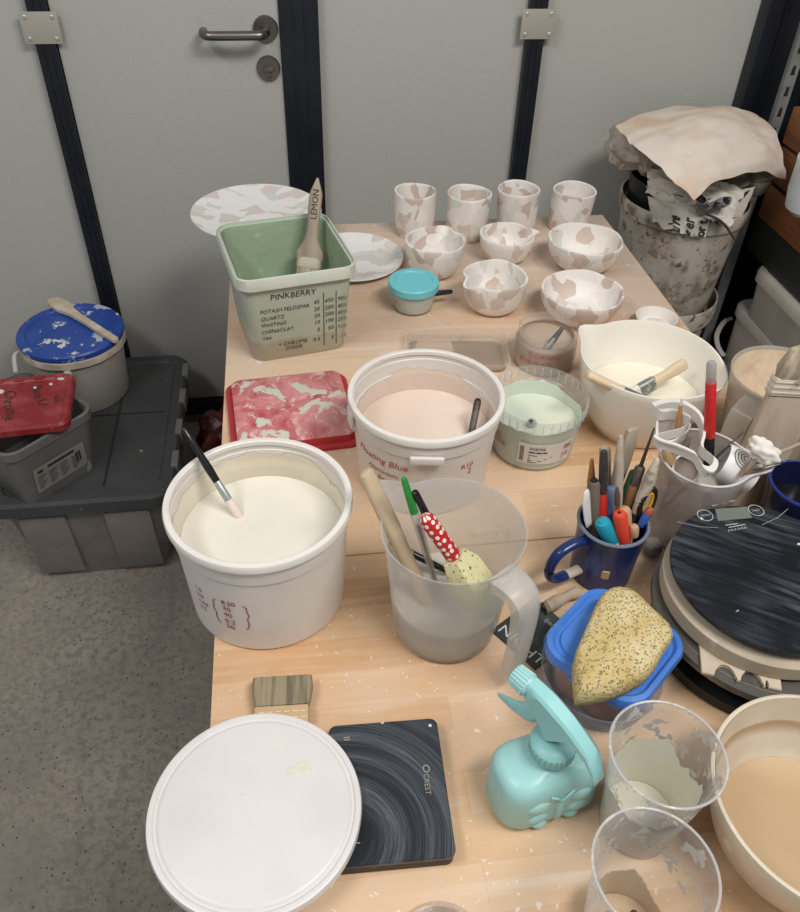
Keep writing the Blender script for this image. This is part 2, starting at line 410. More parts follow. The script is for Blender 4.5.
cover_plate(.543, .621, 1.033, 1.094, 'square beige plate with four screws over the dark strip above the cups')

# ================================================================== WORKBENCH
def bench_mat():
    t = NT('dusty_butcher_block'); tc = t.n('TexCoord'); ob = tc.outputs['Object']
    br = t.n('TexBrick', Scale=1.0); t.put(br.inputs['Vector'], ob)
    br.inputs['Brick Width'].default_value = .42; br.inputs['Row Height'].default_value = .043; br.inputs['Mortar Size'].default_value = .0004
    br.offset = .37; br.inputs['Color1'].default_value = (0, 0, 0, 1); br.inputs['Color2'].default_value = (1, 1, 1, 1); br.inputs['Mortar'].default_value = (.3, .3, .3, 1)
    br.inputs['Bias'].default_value = 0.0
    g = t.n('VectorMath', operation='MULTIPLY'); t.put(g.inputs[0], ob); g.inputs[1].default_value = (2.0, 28, 28)
    grain = t.noise(g.outputs[0], 5.0, 5.0, .6)
    c = t.mix(br.outputs['Color'], lin((198, 154, 110)), lin((222, 190, 153)))
    c = t.mix(t.math('MULTIPLY', t.ramp(grain, .35, .75), .6), c, lin((217, 184, 150)))
    # clay dust rubbed into the top, more of it on the far half
    sp = t.n('SeparateXYZ'); t.put(sp.inputs[0], ob)
    far = t.ramp(sp.outputs[1], .15, .75)
    nz = t.noise(ob, 6.0, 6.0, .65)
    d = t.ramp(t.math('ADD', t.math('MULTIPLY', far, .46), nz), .42, .82)
    c = t.mix(t.math('MULTIPLY', d, .8), c, lin((211, 193, 179)))
    st = t.noise(g.outputs[0], 1.4, 5.0, .6)
    c = t.mix(t.math('MULTIPLY', t.ramp(st, .56, .72), .45), c, lin((232, 218, 202)))
    # drips and crumbs
    for sc, lo, hi, ch in ((46, .16, .11, .90), (110, .22, .15, .90), (24, .14, .09, .93), (190, .26, .2, .92)):
        wv = t.coords((1, 1, 1), False, .03, 45)
        vo = t.n('TexVoronoi', Scale=float(sc)); t.put(vo.inputs['Vector'], wv)
        sc2 = t.n('SeparateColor'); t.put(sc2.inputs[0], vo.outputs['Color'])
        f = t.math('MULTIPLY', t.ramp(vo.outputs['Distance'], lo, hi), t.ramp(sc2.outputs[0], ch, ch+.02))
        c = t.mix(t.math('MULTIPLY', f, .7), c, lin((234, 226, 218)))
    dk = t.ramp(t.noise(ob, 11.0, 6.0, .7), .66, .76)
    c = t.mix(t.math('MULTIPLY', dk, .35), c, lin((150, 116, 88)))
    return t.done(t.bsdf(c, .55, 0, .35, grain, .0004))
BENCH = bench_mat()
tb = thing('workbench', 'wooden butcher-block workbench with dusty top, crowded with glaze buckets', 'table', (.2875, .85, 0))
obj('tabletop', box(-.4035, .4035, -.80, -.1775, T-.04, T, .0015), BENCH, tb)
obj('tabletop', box(-.4065, .4035, -.1755, .767, T-.04, T, .0015), BENCH, tb)
FRM = mat('bench_frame_wood', (168, 128, 92), .6, layers=[((146, 108, 76), 20, .4, .7)])
obj('apron', box(-.34, .34, -.72, .68, T-.12, T-.041, .002), FRM, tb)
for sx in (-.30, .30):
    for sy in (-.68, .62): obj('leg', box(sx-.03, sx+.03, sy-.03, sy+.03, 0, T-.1205, .003), FRM, tb)

# ================================================================== RIGHT-HAND RACK
GALV = mat('galvanised_upright', (128, 131, 128), .55, 0, layers=[((92, 96, 95), 14, .4, .7)])
DKM = mat('dark_steel_shelf', (52, 56, 55), .6, .3)
PINE = mat('orange_pine', (160, 104, 66), .5, layers=[((136, 84, 52), 16, .4, .7)], stretch=(6, .5, 6), jitter=True)
rk = thing('shelving_rack', 'metal shelving rack with slatted wooden side along the right wall', 'shelf', (1.16, 1.4, 0))
b = box(-.034, -.008, .378, .382, 0, 2.1); box(-.0100, -.008, .382, .43, 0, 2.1, 0, b)
DSLOT = mat('dark_slot', (24, 24, 24), .8)
up = obj('upright', b, GALV, rk)
for k in range(12):
    z = .72+k*.045
    hb = prism([(-.026, z), (-.016, z), (-.018, z+.02), (-.024, z+.02)], 0, .0006)
    bmesh.ops.rotate(hb, verts=hb.verts, matrix=Matrix.Rotation(PI/2, 3, 'X')); bmesh.ops.translate(hb, verts=hb.verts, vec=(0, .3778, 0))
    obj('slot', hb, DSLOT, up)
for z0, z1 in ((.845, .927), (.757, .836), (.665, .746)): obj('slat', box(0, .018, -1.0, .365, z0, z1, .002), PINE, rk)
obj('beam', box(.002, .03, -1.0, .37, .575, .662, .002), DKM, rk)
obj('shelf_board', box(.02, .42, -1.0, .365, .90, .922, .002), mat('rack_board', (128, 92, 64), .6), rk)
obj('shelf_board', box(.03, .42, -1.0, .365, .585, .605, .002), DKM, rk)
for y in (.36, -.98): obj('post', box(.40, .43, y, y+.02, 0, 2.1), GALV, rk)

# ================================================================== BEHIND THE BENCH
# stack of two white bins on the floor
DIRTY = mat('mud_stained_white_plastic', (196, 189, 177), .55, layers=[((172, 161, 146), 12, .48, .68), ((136, 120, 102), 22, .53, .66), ((92, 78, 64), 48, .58, .68)])
t = thing('bucket', 'pale grimy bucket on the floor carrying the dirty bin', 'bucket', (.93, 1.72, 0))
o1 = [(.105, 0), (.112, .02), (.128, .44), (.128, .445), (.140, .447), (.143, .47), (.142, .497)]
obj('body', lathe(vessel(o1, .004, .006)), DIRTY, t)
t = thing('bin', 'mud-stained white bin stacked on another bucket and stuffed with paper', 'bin', (.93, 1.72, .475))
o2 = [(.116, 0), (.120, .01), (.142, .235), (.149, .237), (.151, .262), (.149, .268)]
obj('body', lathe(vessel(o2, .004, .005)), DIRTY, t)
t = thing('bucket', 'black bucket set inside the mud-stained bin', 'bucket', (.93, 1.72, .483))
o3 = [(.105, 0), (.137, .30), (.139, .31)]
obj('body', lathe(vessel(o3, .003, .004)), BLACKP, t)
PAPER = mat('newsprint', (222, 217, 206), .8, layers=[((202, 195, 184), 30, .45, .65), ((132, 128, 122), 120, .62, .7)])
SHEETM = mat('stained_paper_sheet', (224, 211, 198), .75, layers=[((212, 182, 154), 7, .48, .68), ((206, 198, 188), 9, .58, .72)], bump=.0015, bscale=22)
BAGM = clear('pale_plastic_bag', (240, 230, 218), .80, .3, ((196, 182, 166), 16, .5, .6))
def patch(a, b, c, d, bulge=(0, 0, 0), wr=.006, f=18, seed=0):
    a, b, c, d = Vector(a), Vector(b), Vector(c), Vector(d); bu = Vector(bulge)
    def fn(u, v):
        p = (a*(1-u)+b*u)*(1-v)+(d*(1-u)+c*u)*v
        p = p+bu*(16*u*(1-u)*v*(1-v))**.7
        n = noise.noise_vector(Vector((u*f*.35+seed, v*f*.35, seed*1.3))); return p+n*wr
    return fn
bc = Vector((.93, 1.72, 0))
def fill(name, label, cat, fn, m, th=.0012, nu=26, nv=26, more=None, group=None):
    bm = sheet(fn, nu, nv, th); ctr = sum((v.co for v in bm.verts), Vector())/len(bm.verts)
    bmesh.ops.translate(bm, verts=bm.verts, vec=-ctr)
    o = obj(name, bm, m, None, 60, ctr); tag(o, label, cat, group); return o
def patch8(c0, c1, c2, c3, m01, m12, m32, m03, lift, wr, f, seed):
    q = [Vector(x) for x in (c0, c1, c2, c3, m01, m12, m32, m03)]
    def fn(u, v):
        s, t = 2*u-1, 2*v-1
        N = [.25*(1-s)*(1-t)*(-s-t-1), .25*(1+s)*(1-t)*(s-t-1), .25*(1+s)*(1+t)*(s+t-1), .25*(1-s)*(1+t)*(-s+t-1), .5*(1-s*s)*(1-t), .5*(1+s)*(1-t*t), .5*(1-s*s)*(1+t), .5*(1-s)*(1-t*t)]
        p = sum((a*k for a, k in zip(q, N)), Vector())
        n = noise.noise_vector(Vector((u*f*.35+seed, v*f*.35, seed*1.3))); n2 = abs(noise.noise(Vector((u*f*.5, v*f*.2+seed, 3))))
        return p+n*wr+Vector((0, 0, lift*16*u*(1-u)*v*(1-v)-wr*1.2*n2))
    return fn
fill('paper_sheet', 'large peach-stained paper sheet draped over the top of the bin', 'paper',
     patch8(P(614, 126, .90), P(693, 198, .845), P(785, 179, .81), P(752, 112, .885), P(650, 158, .895), P(744, 172, .865), P(779, 140, .885), P(690, 104, .905), .02, .008, 13, 2), SHEETM, .0015, 36, 36)
bm = blob(.085, 4, .45, (1.0, .9, .62), 2.6, 4); wob(bm, .012, 26, 3)
o = obj('plastic_bag', bm, BAGM, None, 60, (.822, 1.755, .845)); tag(o, 'crumpled pale plastic bag bulging from the left of the bin', 'bag')
bm = blob(.075, 4, .5, (1.25, .95, .55), 2.4, 9); wob(bm, .012, 26, 5)
o = obj('plastic_bag', bm, clear('grey_cling_film', (168, 160, 148), .75, .25, ((130, 122, 112), 18, .5, .6)), None, 60, (1.02, 1.70, .805)); tag(o, 'greyish crumpled cling film under the right of the draped paper', 'bag')
fill('newspaper', 'crumpled newspaper spread over the front of the bin under the paper sheet', 'newspaper',
     patch(P(645, 165, .83), P(648, 196, .785), P(728, 226, .755), P(745, 190, .80), (0, -.015, .012), .012, 20, 5), PAPER)
np_ = thing('newspaper', 'folded newspaper with bold black letters hanging over the bin front', 'newspaper', (.93, 1.72, .70))
def on_bin(x, y, r):
    d = ray(x, y); ax, ay = EYE.x-.93, EYE.y-1.72
    A_ = d.x*d.x+d.y*d.y; B_ = 2*(d.x*ax+d.y*ay); C_ = ax*ax+ay*ay-r*r
    return EYE+d*((-B_-math.sqrt(max(B_*B_-4*A_*C_, 0)))/2/A_)-Vector((.93, 1.72, .70))
PC = [on_bin(x, y, r) for x, y, r in ((648, 196, .156), (652, 223, .160), (706, 238, .160), (712, 207, .156))]
def f2(u, v):   # u: down the page, v: along the bin; curved round the bin wall
    p = (PC[0]*(1-u)+PC[1]*u)*(1-v)+(PC[3]*(1-u)+PC[2]*u)*v; q = Vector((p.x, p.y, 0)); r = .158+.006*noise.noise(Vector((u*3, v*5, 2)))
    q = q.normalized()*r; return Vector((q.x, q.y, p.z+.012*u*noise.noise(Vector((v*6, 1, 0)))))
obj('page', sheet(f2, 16, 20, .0012), mat('newsprint_page', (214, 208, 198), .8, layers=[((192, 186, 176), 30, .5, .7)]), np_, 60)
def fpage(u, v):
    p = f2(u, v); q = Vector((p.x, p.y, 0)).normalized(); return p+q*.0022
for k, s in enumerate(("u're", 'g er', 'or t')):
    lb = text_bm(s, .40, lambda x, y, k=k: fpage(1.0-x*.95, .46+k*.22-(y-.1)*.62), bold=.03)
    obj('headline', lb, DARKTXT, np_)
mg = fill('magazine', 'colourful magazine page with a green band sticking out of the bin', 'magazine',
     patch(P(722, 196, .79), P(716, 222, .745), P(742, 216, .745), P(756, 186, .80), (0, 0, .008), .003, 8, 3),
     mat('magazine_print', (212, 206, 190), .45, layers=[((190, 178, 80), 22, .56, .6), ((120, 150, 76), 16, .62, .66), ((150, 90, 96), 30, .66, .7)]))
for i, (x, y, r) in enumerate(((703, 203, .013), (719, 204, .017))):
    t = thing('paper_roll', ['narrow grey roll of paper with a dark core in the bin', 'wider grey roll of paper with a dark core in the bin'][i], 'paper roll', P(x, y, .80), rot=(math.radians(50), .1, -.9+1.4*i))
    obj('roll', wob(lathe([(r*.86, -.05), (r, -.05), (r, .02), (r*.86, .02), (r*.86, -.02)], 32, True, False), .009, 38, i), mat('grey_roll_paper', (150, 148, 146), .7), t)
    t.scale = (1.15, .62, 1)
    obj('core', blob(r*.92, 3, .6, (1.1, .95, .9), 3, i), mat('black_core', (34, 33, 35), .9), t, loc=(0, 0, .004))
bm = tube(smooth_path([P(706, 214, .78), P(722, 222, .76), P(735, 240, .72)]), .0025, 8); c = Vector(P(722, 222, .76))
bmesh.ops.translate(bm, verts=bm.verts, vec=-c); o = obj('twig', bm, mat('dark_twig', (66, 54, 44), .8), None, 60, c); tag(o, 'thin dark twig poking out over the front of the bin', 'twig')

# tubs under the rack
TUBM = mat('cloudy_tub_plastic', (196, 190, 180), .45, layers=[((182, 175, 164), 9, .45, .7)])
def lidded_tub(label, cx, cy, z, hx, hy, h, lbl=None, support=None):
    t = thing('storage_tub', label, 'tub', (cx, cy, z), group='white tubs under the rack')
    obj('body', loft([(hx*.86, hy*.9, .03, 0), (hx*.88, hy*.92, .035, .006), (hx*.95, hy*.96, .04, h-.02)], 48), TUBM, t)
    obj('lid', loft([(hx, hy, .045, h-.028), (hx, hy, .045, h-.006), (hx-.004, hy-.004, .042, h), (hx-.02, hy-.02, .03, h), (hx-.024, hy-.024, .03, h-.004)], 48), TUBM, t)
    if lbl:
        obj('label', box(-hx*.95-.002, -hx*.95, -.06, .03, h*.3, h*.62), mat('smudged_label', (112, 106, 100), .7, layers=[((70, 66, 62), 60, .5, .6)]), t)
    return t
a = P(732, 299, .44)
tb1 = lidded_tub('bottom cloudy white tub of the stack under the slatted rack', a.x+.13, a.y-.19, 0.0, .13, .19, .44, True)
ht = [P(732, 318, .37), P(724, 322, .36), P(717, 334, .345), P(718, 346, .33), P(724, 356, .32)]
obj('bail_handle', tube(smooth_path([p-tb1.location for p in ht]), .007, 10, .5), mat('grey_white_handle', (190, 186, 178), .5), tb1)
a2 = P(752, 264, .57)
lidded_tub('upper cloudy white tub of the stack under the slatted rack', a2.x+.12, a2.y-.18, .4405, .12, .18, .13)
t = thing('pot', 'bluish white pot hung on the wooden slats at the right edge', 'pot', (1.100, 1.50, .79))
obj('body', lathe(vessel([(.036, 0), (.05, .012), (.056, .05), (.056, .10), (.058, .115)], .003, .004)), mat('bluish_white_ceramic', (206, 212, 216), .35), t)
t = thing('pot', 'small pinkish clay pot on top of the wooden rack', 'pot', (1.224, 1.715, .922))
obj('body', lathe(vessel([(.02, 0), (.034, .02), (.036, .045), (.026, .06)], .003, .004)), mat('pinkish_clay', (196, 166, 150), .6), t)

# ================================================================== LEFT OF THE BENCH
CRATE = clear('smoky_grey_crate', (158, 152, 146), .94, .4, ((176, 170, 163), 7, .45, .65))
CLID = mat('charcoal_crate_lid', (64, 65, 67), .55, layers=[((72, 73, 74), 10, .45, .7), ((186, 182, 174), 42, .70, .72)], bump=.0003, bscale=300)
CLIP = mat('grey_edge_clip', (118, 116, 112), .55)
cr = thing('storage_crate', 'large smoky plastic crate with a charcoal lid on the concrete floor', 'crate', (-.4975, 1.605, 0))
hx, hy = .2025, .28
obj('body', loft([(hx*.75, hy*.86, .05, 0), (hx*.76, hy*.87, .05, .008), (hx*.93, hy*.94, .06, .235), (hx*.91, hy*.92, .06, .235), (hx*.74, hy*.85, .05, .012)], 64), CRATE, cr)
for sx in (-.45, .45):
    for sy in (-1, 1):
        b = box(sx*hx-.05, sx*hx+.05, -.008, .008, .02, .22, .004)
        for v in b.verts: v.co.y += sy*(hy*(.87+.07*v.co.z/.235)+.001)
        obj('rib', b, CRATE, cr)
lidb = loft([(hx, hy, .05, .232), (hx, hy, .05, .262), (hx-.006, hy-.006, .046, .270), (hx-.03, hy-.03, .035, .270), (hx-.036, hy-.036, .03, .265)], 64)
obj('lid', lidb, CLID, cr)
b = box(-.002, .002, -hy+.05, hy-.05, .2652, .2685); 
obj('groove', box(.045, .05, -hy+.05, hy-.05, .2652, .2662), mat('lid_groove', (38, 39, 42), .6), cr)
obj('groove', box(-.16, .16, .028, .032, .2652, .2660), bpy.data.materials['lid_groove'], cr)
for k, y in enumerate((-.16, -.04, .085, .2)):
    obj('edge_clip', box(hx-.012, hx+.004, y-.028, y+.028, .238, .2735, .003), CLIP, cr)

# bucket with a blue lid
bb = thing('bucket', 'round grey-white bucket with a scuffed blue lid on the crate', 'bucket', (-.541, 1.746, .2651))
ob2 = [(.100, 0), (.104, .006), (.113, .140), (.118, .142), (.119, .158), (.121, .160), (.121, .168)]
obj('body', lathe(vessel(ob2, .003, .004)), mat('greyish_bucket_plastic', (178, 173, 164), .5, layers=[((164, 158, 149), 8, .45, .7)]), bb)
obj('lid', lathe([(.1225, .165), (.124, .170), (.124, .178), (.121, .182), (.104, .182), (.1015, .179), (.0, .179)], 64), 
    mat('scuffed_blue_lid', (36, 72, 156), .4, layers=[((52, 88, 168), 9, .45, .7), ((180, 192, 212), 16, .585, .62), ((226, 224, 218), 30, .62, .65)]), bb)
obj('rim_crust', wob(lathe([(.1195, .142), (.1235, .146), (.1235, .162), (.1205, .166)], 64), .0012, 60), mat('dried_clay_crust', (196, 184, 168), .8, layers=[((176, 162, 144), 30, .45, .65)]), bb)
hp = smooth_path([(-.11, -.035, .150), (-.128, -.05, .145), (-.12, -.09, .10), (-.07, -.125, .088), (-.005, -.130, .10), (.0, -.121, .128)], 6)
obj('handle', tube(hp, .0055, 10, .7), mat('white_bail_handle', (190, 184, 174), .5), bb)
bm = lathe([(.011, -.121), (.011, -.132), (.008, -.134)], 20); bmesh.ops.rotate(bm, verts=bm.verts, matrix=Matrix.Rotation(-PI/2, 3, 'X'))
bmesh.ops.translate(bm, verts=bm.verts, vec=(.004, 0, .134))
obj('handle_lug', bm, bpy.data.materials['white_bail_handle'], bb)
# wooden spatula lying across the blue lid
zt = .2651+.1825
pa, pb = P(52, 300, zt+.006), P(117, 341, zt+.006)
t = thing('spatula', 'clay-crusted wooden spatula lying across the blue lid', 'spatula', pa)
d = (pb-pa); L = d.length; t.rotation_euler = (0, 0, math.atan2(d.y, d.x))
out = [(-.004, .0), (-.003, .0065), (.001, .0125), (.009, .0175), (.03, .021), (.06, .0185), (.085, .012), (.12, .009), (L-.006, .0085), (L, .004)]
poly = [(x, y) for x, y in out]+[(x, -y) for x, y in out[::-1]]
obj('blade', prism(poly[1:-1], -.0045, .0045, None, .001), mat('crusted_pale_wood', (196, 178, 154), .75, layers=[((214, 202, 184), 22, .5, .65), ((160, 140, 116), 30, .6, .72)], bump=.001), t)

# dark square tub with its red lid askew on top
TUBG = mat('dark_grey_tub', (100, 98, 95), .45, layers=[((118, 116, 112), 9, .45, .7), ((168, 164, 156), 26, .69, .73)], stretch=(1, 1, .35))
dt = thing('tub', 'dark grey square tub with dried drips on the crate under a red lid', 'tub', (-.607, 1.455, .2651), math.radians(46))
dt.scale = (1.17, 1.17, 1.08)
secs = [(.074, .088, .022, 0), (.076, .090, .024, .006), (.088, .103, .026, .132), (.093, .108, .03, .134), (.093, .108, .03, .152), (.089, .104, .027, .154), (.086, .101, .025, .152), (.072, .086, .022, .006)]
obj('body', loft(secs, 64), TUBG, dt)
LAB = mat('printed_grey_label', (186, 182, 176), .6, layers=[((170, 166, 160), 12, .45, .7)])
def faceR(u, v): # right-hand visible face (local -y)
    s = .088+(.103-.088)*v/.132; return Vector((u, -s-.0012-.002, v))
lbm = bmesh.new(); vs = [lbm.verts.new(faceR(u, v)) for u, v in ((-.055, .028), (.052, .028), (.052, .092), (-.055, .092))]; lbm.faces.new(vs); bmesh.ops.solidify(lbm, geom=lbm.faces[:], thickness=.0004)
lb_ = obj('label', lbm, LAB, dt)
pr = bmesh.new(); f_ = lambda u, v: faceR(u, v)+Vector((0, -.0008, 0))
strokes_bm([[(-.047, .08), (-.036, .08)], [(-.026, .082), (.030, .082)]], .007, f_, pr)
strokes_bm([[(-.05+c*.024, .068-k*.006), (-.05+c*.024+.018-.004*((k*7+c*3) % 3), .068-k*.006)] for c in range(4) for k in range(6)], .0022, f_, pr)
strokes_bm([[(.04, .05), (.04, .075)], [(.034, .05), (.034, .075)]], .004, f_, pr)
obj('print', pr, DARKTXT, lb_)
rl = thing('lid', 'red square lid with black scrawled letters lying askew on the dark tub', 'lid', (-.585, 1.447, .4375), math.radians(4), rot=(math.radians(-2), math.radians(1), math.radians(6)))
REDL = mat('worn_red_lid', (140, 34, 40), .45, layers=[((166, 72, 76), 14, .44, .64), ((206, 188, 182), 40, .71, .74)])
obj('shell', loft([(.097, .097, .022, 0), (.098, .098, .022, .014), (.094, .094, .02, .02), (.083, .083, .014, .02), (.079, .079, .012, .0165)], 64), REDL, rl)
for k in range(4): obj('rib', box(-.07+k*.042, -.05+k*.042, .080, .093, .0185, .0225, .002), REDL, rl)
def up_(x0, y0, z=.0172, rot=-PI/2+.15):
    c, s = math.cos(rot), math.sin(rot)
    return lambda u, v: Vector((x0+u*c-v*s, y0+u*s+v*c, z))
for s, sz, f_ in (('Base', .030, up_(.012, .06)), ('Chrome', .034, up_(-.045, .05)), ('C E', .034, up_(.030, -.02, rot=.2))): obj('scrawl', text_bm(s, sz, f_, None, jitter=.06), DARKTXT, rl)
for x, y, s in ((-.052, .05, .008), (-.048, -.045, .008), (.018, .052, .004), (.05, .06, .004), (.07, .084, .010)):
    q = lathe([(s, .0166), (s*.9, .0182), (s*.5, .0186)], 20); bmesh.ops.translate(q, verts=q.verts, vec=(x, y, 0)); obj('glaze_spot', q, WHITEP, rl)

# red bag on the floor between crate and bench
bm = blob(.085, 5, .45, (.72, 1.25, .95), 2.4, 11); wob(bm, .016, 34, 2); mz = min(v.co.z for v in bm.verts)
bmesh.ops.translate(bm, verts=bm.verts, vec=(0, 0, -mz))
o = obj('bag', bm, mat('dark_red_plastic_bag', (92, 38, 30), .4, layers=[((60, 24, 20), 18, .45, .6)]), None, 60, (-.222, 1.715, 0)); tag(o, 'crumpled dark red bag on the floor between the crate and the bench', 'bag')

# ================================================================== ON THE BENCH: FIRED AND UNFIRED POTS
def bowl(label, x, y, r, h, foot, spout=None, amp=.10, seed=0, thick=.0055, group='marbled bowls'):
    t = thing('bowl', label, 'bowl', (x, y, T), group=group)
    o = [(r*foot, 0), (r*foot+.004, .002)]
    for k in range(1, 9):
        a = k/8*PI/2*.93; o.append((r*(foot+.02)+(r*(.98-foot))*math.sin(a)**.95, .003+(h-.003)*(1-math.cos(a))/(1-math.cos(PI/2*.93))))
    bm = lathe(vessel(o, thick, .007), 72)
    for v in bm.verts:
        a = math.atan2(v.co.y, v.co.x); k = max(0, v.co.z/h)**3
        n = noise.noise(Vector((math.cos(a)*1.3+seed, math.sin(a)*1.3, seed)))
        v.co.z += k*h*amp*.5*n; v.co.x *= 1+k*.03*n; v.co.y *= 1+k*.03*n
        if spout is not None:
            da = (a-math.radians(spout)+PI) % (2*PI)-PI; g = math.exp(-(da/.24)**2)*max(0, v.co.z/h)**4
            v.co.x += math.cos(a)*g*r*.20; v.co.y += math.sin(a)*g*r*.20; v.co.z -= g*h*.05
            for s in (-1, 1):
                gg = math.exp(-((da-s*.42)/.16)**2)*max(0, v.co.z/h)**4
                v.co.x -= math.cos(a)*gg*r*.07; v.co.y -= math.sin(a)*gg*r*.07
    obj('body', bm, MARBLE, t); return t
bowl('marbled pouring bowl behind the jar with the turquoise lid', .272, 1.389, .058, .066, .55, 62, seed=1)
bowl('small marbled bowl with a beak spout, in front of the two middle cups', .425, 1.435, .055, .050, .55, 8, seed=2)
bowl('wide marbled bowl at the far right of the bench, below the last cup', .569, 1.386, .0735, .058, .42, None, seed=3)
bowl('marbled pouring bowl with its spout pinched towards the turquoise-lidded jar', .357, 1.248, .059, .063, .55, 206, seed=4)
bowl('wide marbled bowl next to the tiny white dish', .504, 1.200, .0735, .053, .42, None, seed=5)
def cup(label, x, y, r, h, tilt, seed):
    t = thing('cup', label, 'cup', (x, y, T), group='marbled cups in a row')
    o = [(r*.80, 0), (r*.86, .003), (r*.93, h*.25), (r*.96, h*.6), (r*.99, h*.97), (r*.995, h)]
    bm = lathe(vessel(o, .0045, .006), 64)
    for v in bm.verts:
        k = v.co.z/h; n = noise.noise_vector(v.co*28+Vector((seed, 0, seed)))
        v.co.x += tilt*k*k+n.x*.0018; v.co.y += n.y*.0018; v.co.z += .0010*k*k*math.cos(math.atan2(v.co.y, v.co.x)*2+seed)
    obj('body', bm, MARBLE, t)
cup('marbled white cup at the left end of the row of four', .259, 1.562, .0432, .090, .000, 1)
cup('second marbled white cup from the left in the row of four', .364, 1.541, .0455, .091, .003, 2)
cup('third marbled white cup from the left in the row of four', .477, 1.560, .0445, .089, -.002, 3)
cup('marbled white cup at the right end of the row of four', .592, 1.560, .0460, .083, .004, 4)

def plate(label, x, y, z, r, h):
    t = thing('plate', label, 'plate', (x, y, z))
    obj('body', lathe([(r*.55, 0), (r*.6, .001), (r*.93, h*.7), (r, h), (r*.992, h+.003), (r*.9, h), (r*.62, .006), (.001, .0055)], 80), MARBLEP, t)
t = thing('bowl', 'upturned marbled bowl carrying the large plate behind the square green bucket', 'bowl', (-.058, 1.500, T))
obj('body', lathe([(.050, 0), (.0535, 0), (.050, .03), (.036, .058), (.030, .062), (.001, .062), (.001, .056), (.028, .056), (.047, .03)], 48), MARBLE, t)
plate('large marbled plate raised behind the square green bucket, overhanging the bench', -.062, 1.519, T+.0625, .127, .016)
plate('smaller marbled plate flat on the bench right of the square green bucket', .118, 1.444, T, .101, .012)
t = thing('dish', 'tiny white dish near the right bench edge behind the mixing bowl', 'dish', (.630, 1.152, T))
obj('body', lathe(vessel([(.020, 0), (.030, .006), (.0365, .022)], .003, .004), 48), mat('speckled_white_ceramic', (232, 226, 220), .45, layers=[((206, 196, 188), 34, .6, .66)]), t)
obj('plaster_crumb', blob(.016, 3, .4, (1.2, 1, .35), 3, 4), WHITEP, t, loc=(.002, 0, .0085))

# ------------------------------------------------------------------ square bucket of green paste
gb = thing('bucket', 'square green-lined bucket with a handwritten glaze recipe', 'bucket', (-.011, 1.203, T), math.radians(11.5))
gb.scale = (1.04, 1.07, 1.02)
GB = NT('frosted_green_tub'); zz = GB.z()[2]; vv = GB.coords((1, 1, 1), False)
lvl = GB.ramp(GB.math('ADD', zz, GB.math('MULTIPLY', GB.noise(vv, 12, 3), .006)), .0405, .0425)
colr = GB.mix(lvl, lin((176, 172, 150)), lin((182, 194, 176)))
GBM = GB.done(GB.bsdf(GB.mix(GB.ramp(GB.noise(vv, 16, 4), .5, .75), colr, lin((190, 198, 184))), .4, 0, .4))
HB, HT, ZT = .076, .0875, .160
secs = [(HB-.002, HB-.002, .022, 0), (HB, HB, .023, .003), (.0855, .0885, .022, .136), (.0895, .093, .024, .138), (.0915, .0955, .025, .139), (.0915, .0955, .025, .156), (.0905, .0945, .024, .1575), (.0895, .0935, .023, .1575),
        (.0885, .0925, .022, .153), (.0855, .0895, .020, .153), (.0835, .0875, .019, .148), (HB-.0025, HB-.0025, .02, .006)]
gbo = obj('body', loft(secs, 80), GBM, gb)
RIMP = mat('milky_green_rim', (206, 209, 196), .4, layers=[((190, 199, 182), 16, .5, .7)])
obj('rim', loft([(.0895, .093, .024, .1375), (.0921, .0961, .0255, .1387), (.0921, .0961, .0255, .1562), (.0908, .0948, .0245, .1582), (.0895, .0935, .023, .1578)], 80, False, False), RIMP, gb)
ins = loft([(.0735, .0735, .019, .008), (.0825, .0865, .019, .147), (.0848, .0888, .0195, .1538)], 80, False, False)
obj('glaze_coating', ins, GREENW, gb)
obj('glaze', loft([(.0732, .0732, .019, .0065), (.0765, .078, .019, .055)], 64), mat('sage_glaze', (150, 168, 140), .3), gb)
def gface(u, v): # front face, u across from the middle, v up
    k = v/.136; return Vector((u, -(HB+(.0885-HB)*k)-.0007, v))
def wl(s, fx, fy, size, bm, al='LEFT'):
    W = .152; x0 = (fx-.5)*W; y0 = .133*(1-fy)
    return text_bm(s, size, lambda u, v: gface(x0+u*.95, y0+v), bm, al, .04, .08)
b = bmesh.new()
wl('PINKBERRY', .21, .13, .0145, b)
for s, fy in (('POTASH FELDSPAR', .30), ('QUARTZ', .40), ('WHITING', .49), ('CHINACLAY', .585), ('TIN', .68)): wl(s, .10, fy, .0094, b)
wl('+ CHROME', .26, .80, .0098, b); wl('OXIDE', .33, .87, .0095, b)
for col, fx in ((('45', '20', '20', '10', '5', '0.5'), .705), (('450', '200', '200', '100', '50', '5'), .85), (('900', '400', '400', '200', '100', '10'), .985)):
    for s, fy in zip(col, (.27, .37, .465, .56, .67, .81)): wl(s, fx, fy, .0102, b, 'RIGHT')
strokes_bm([[((f-.5)*.152, .116), ((f-.5)*.152, .075), ((f-.5)*.152, .014)] for f in (.745, .875)], .0011, gface, b)
obj('recipe', b, DARKTXT, gb)
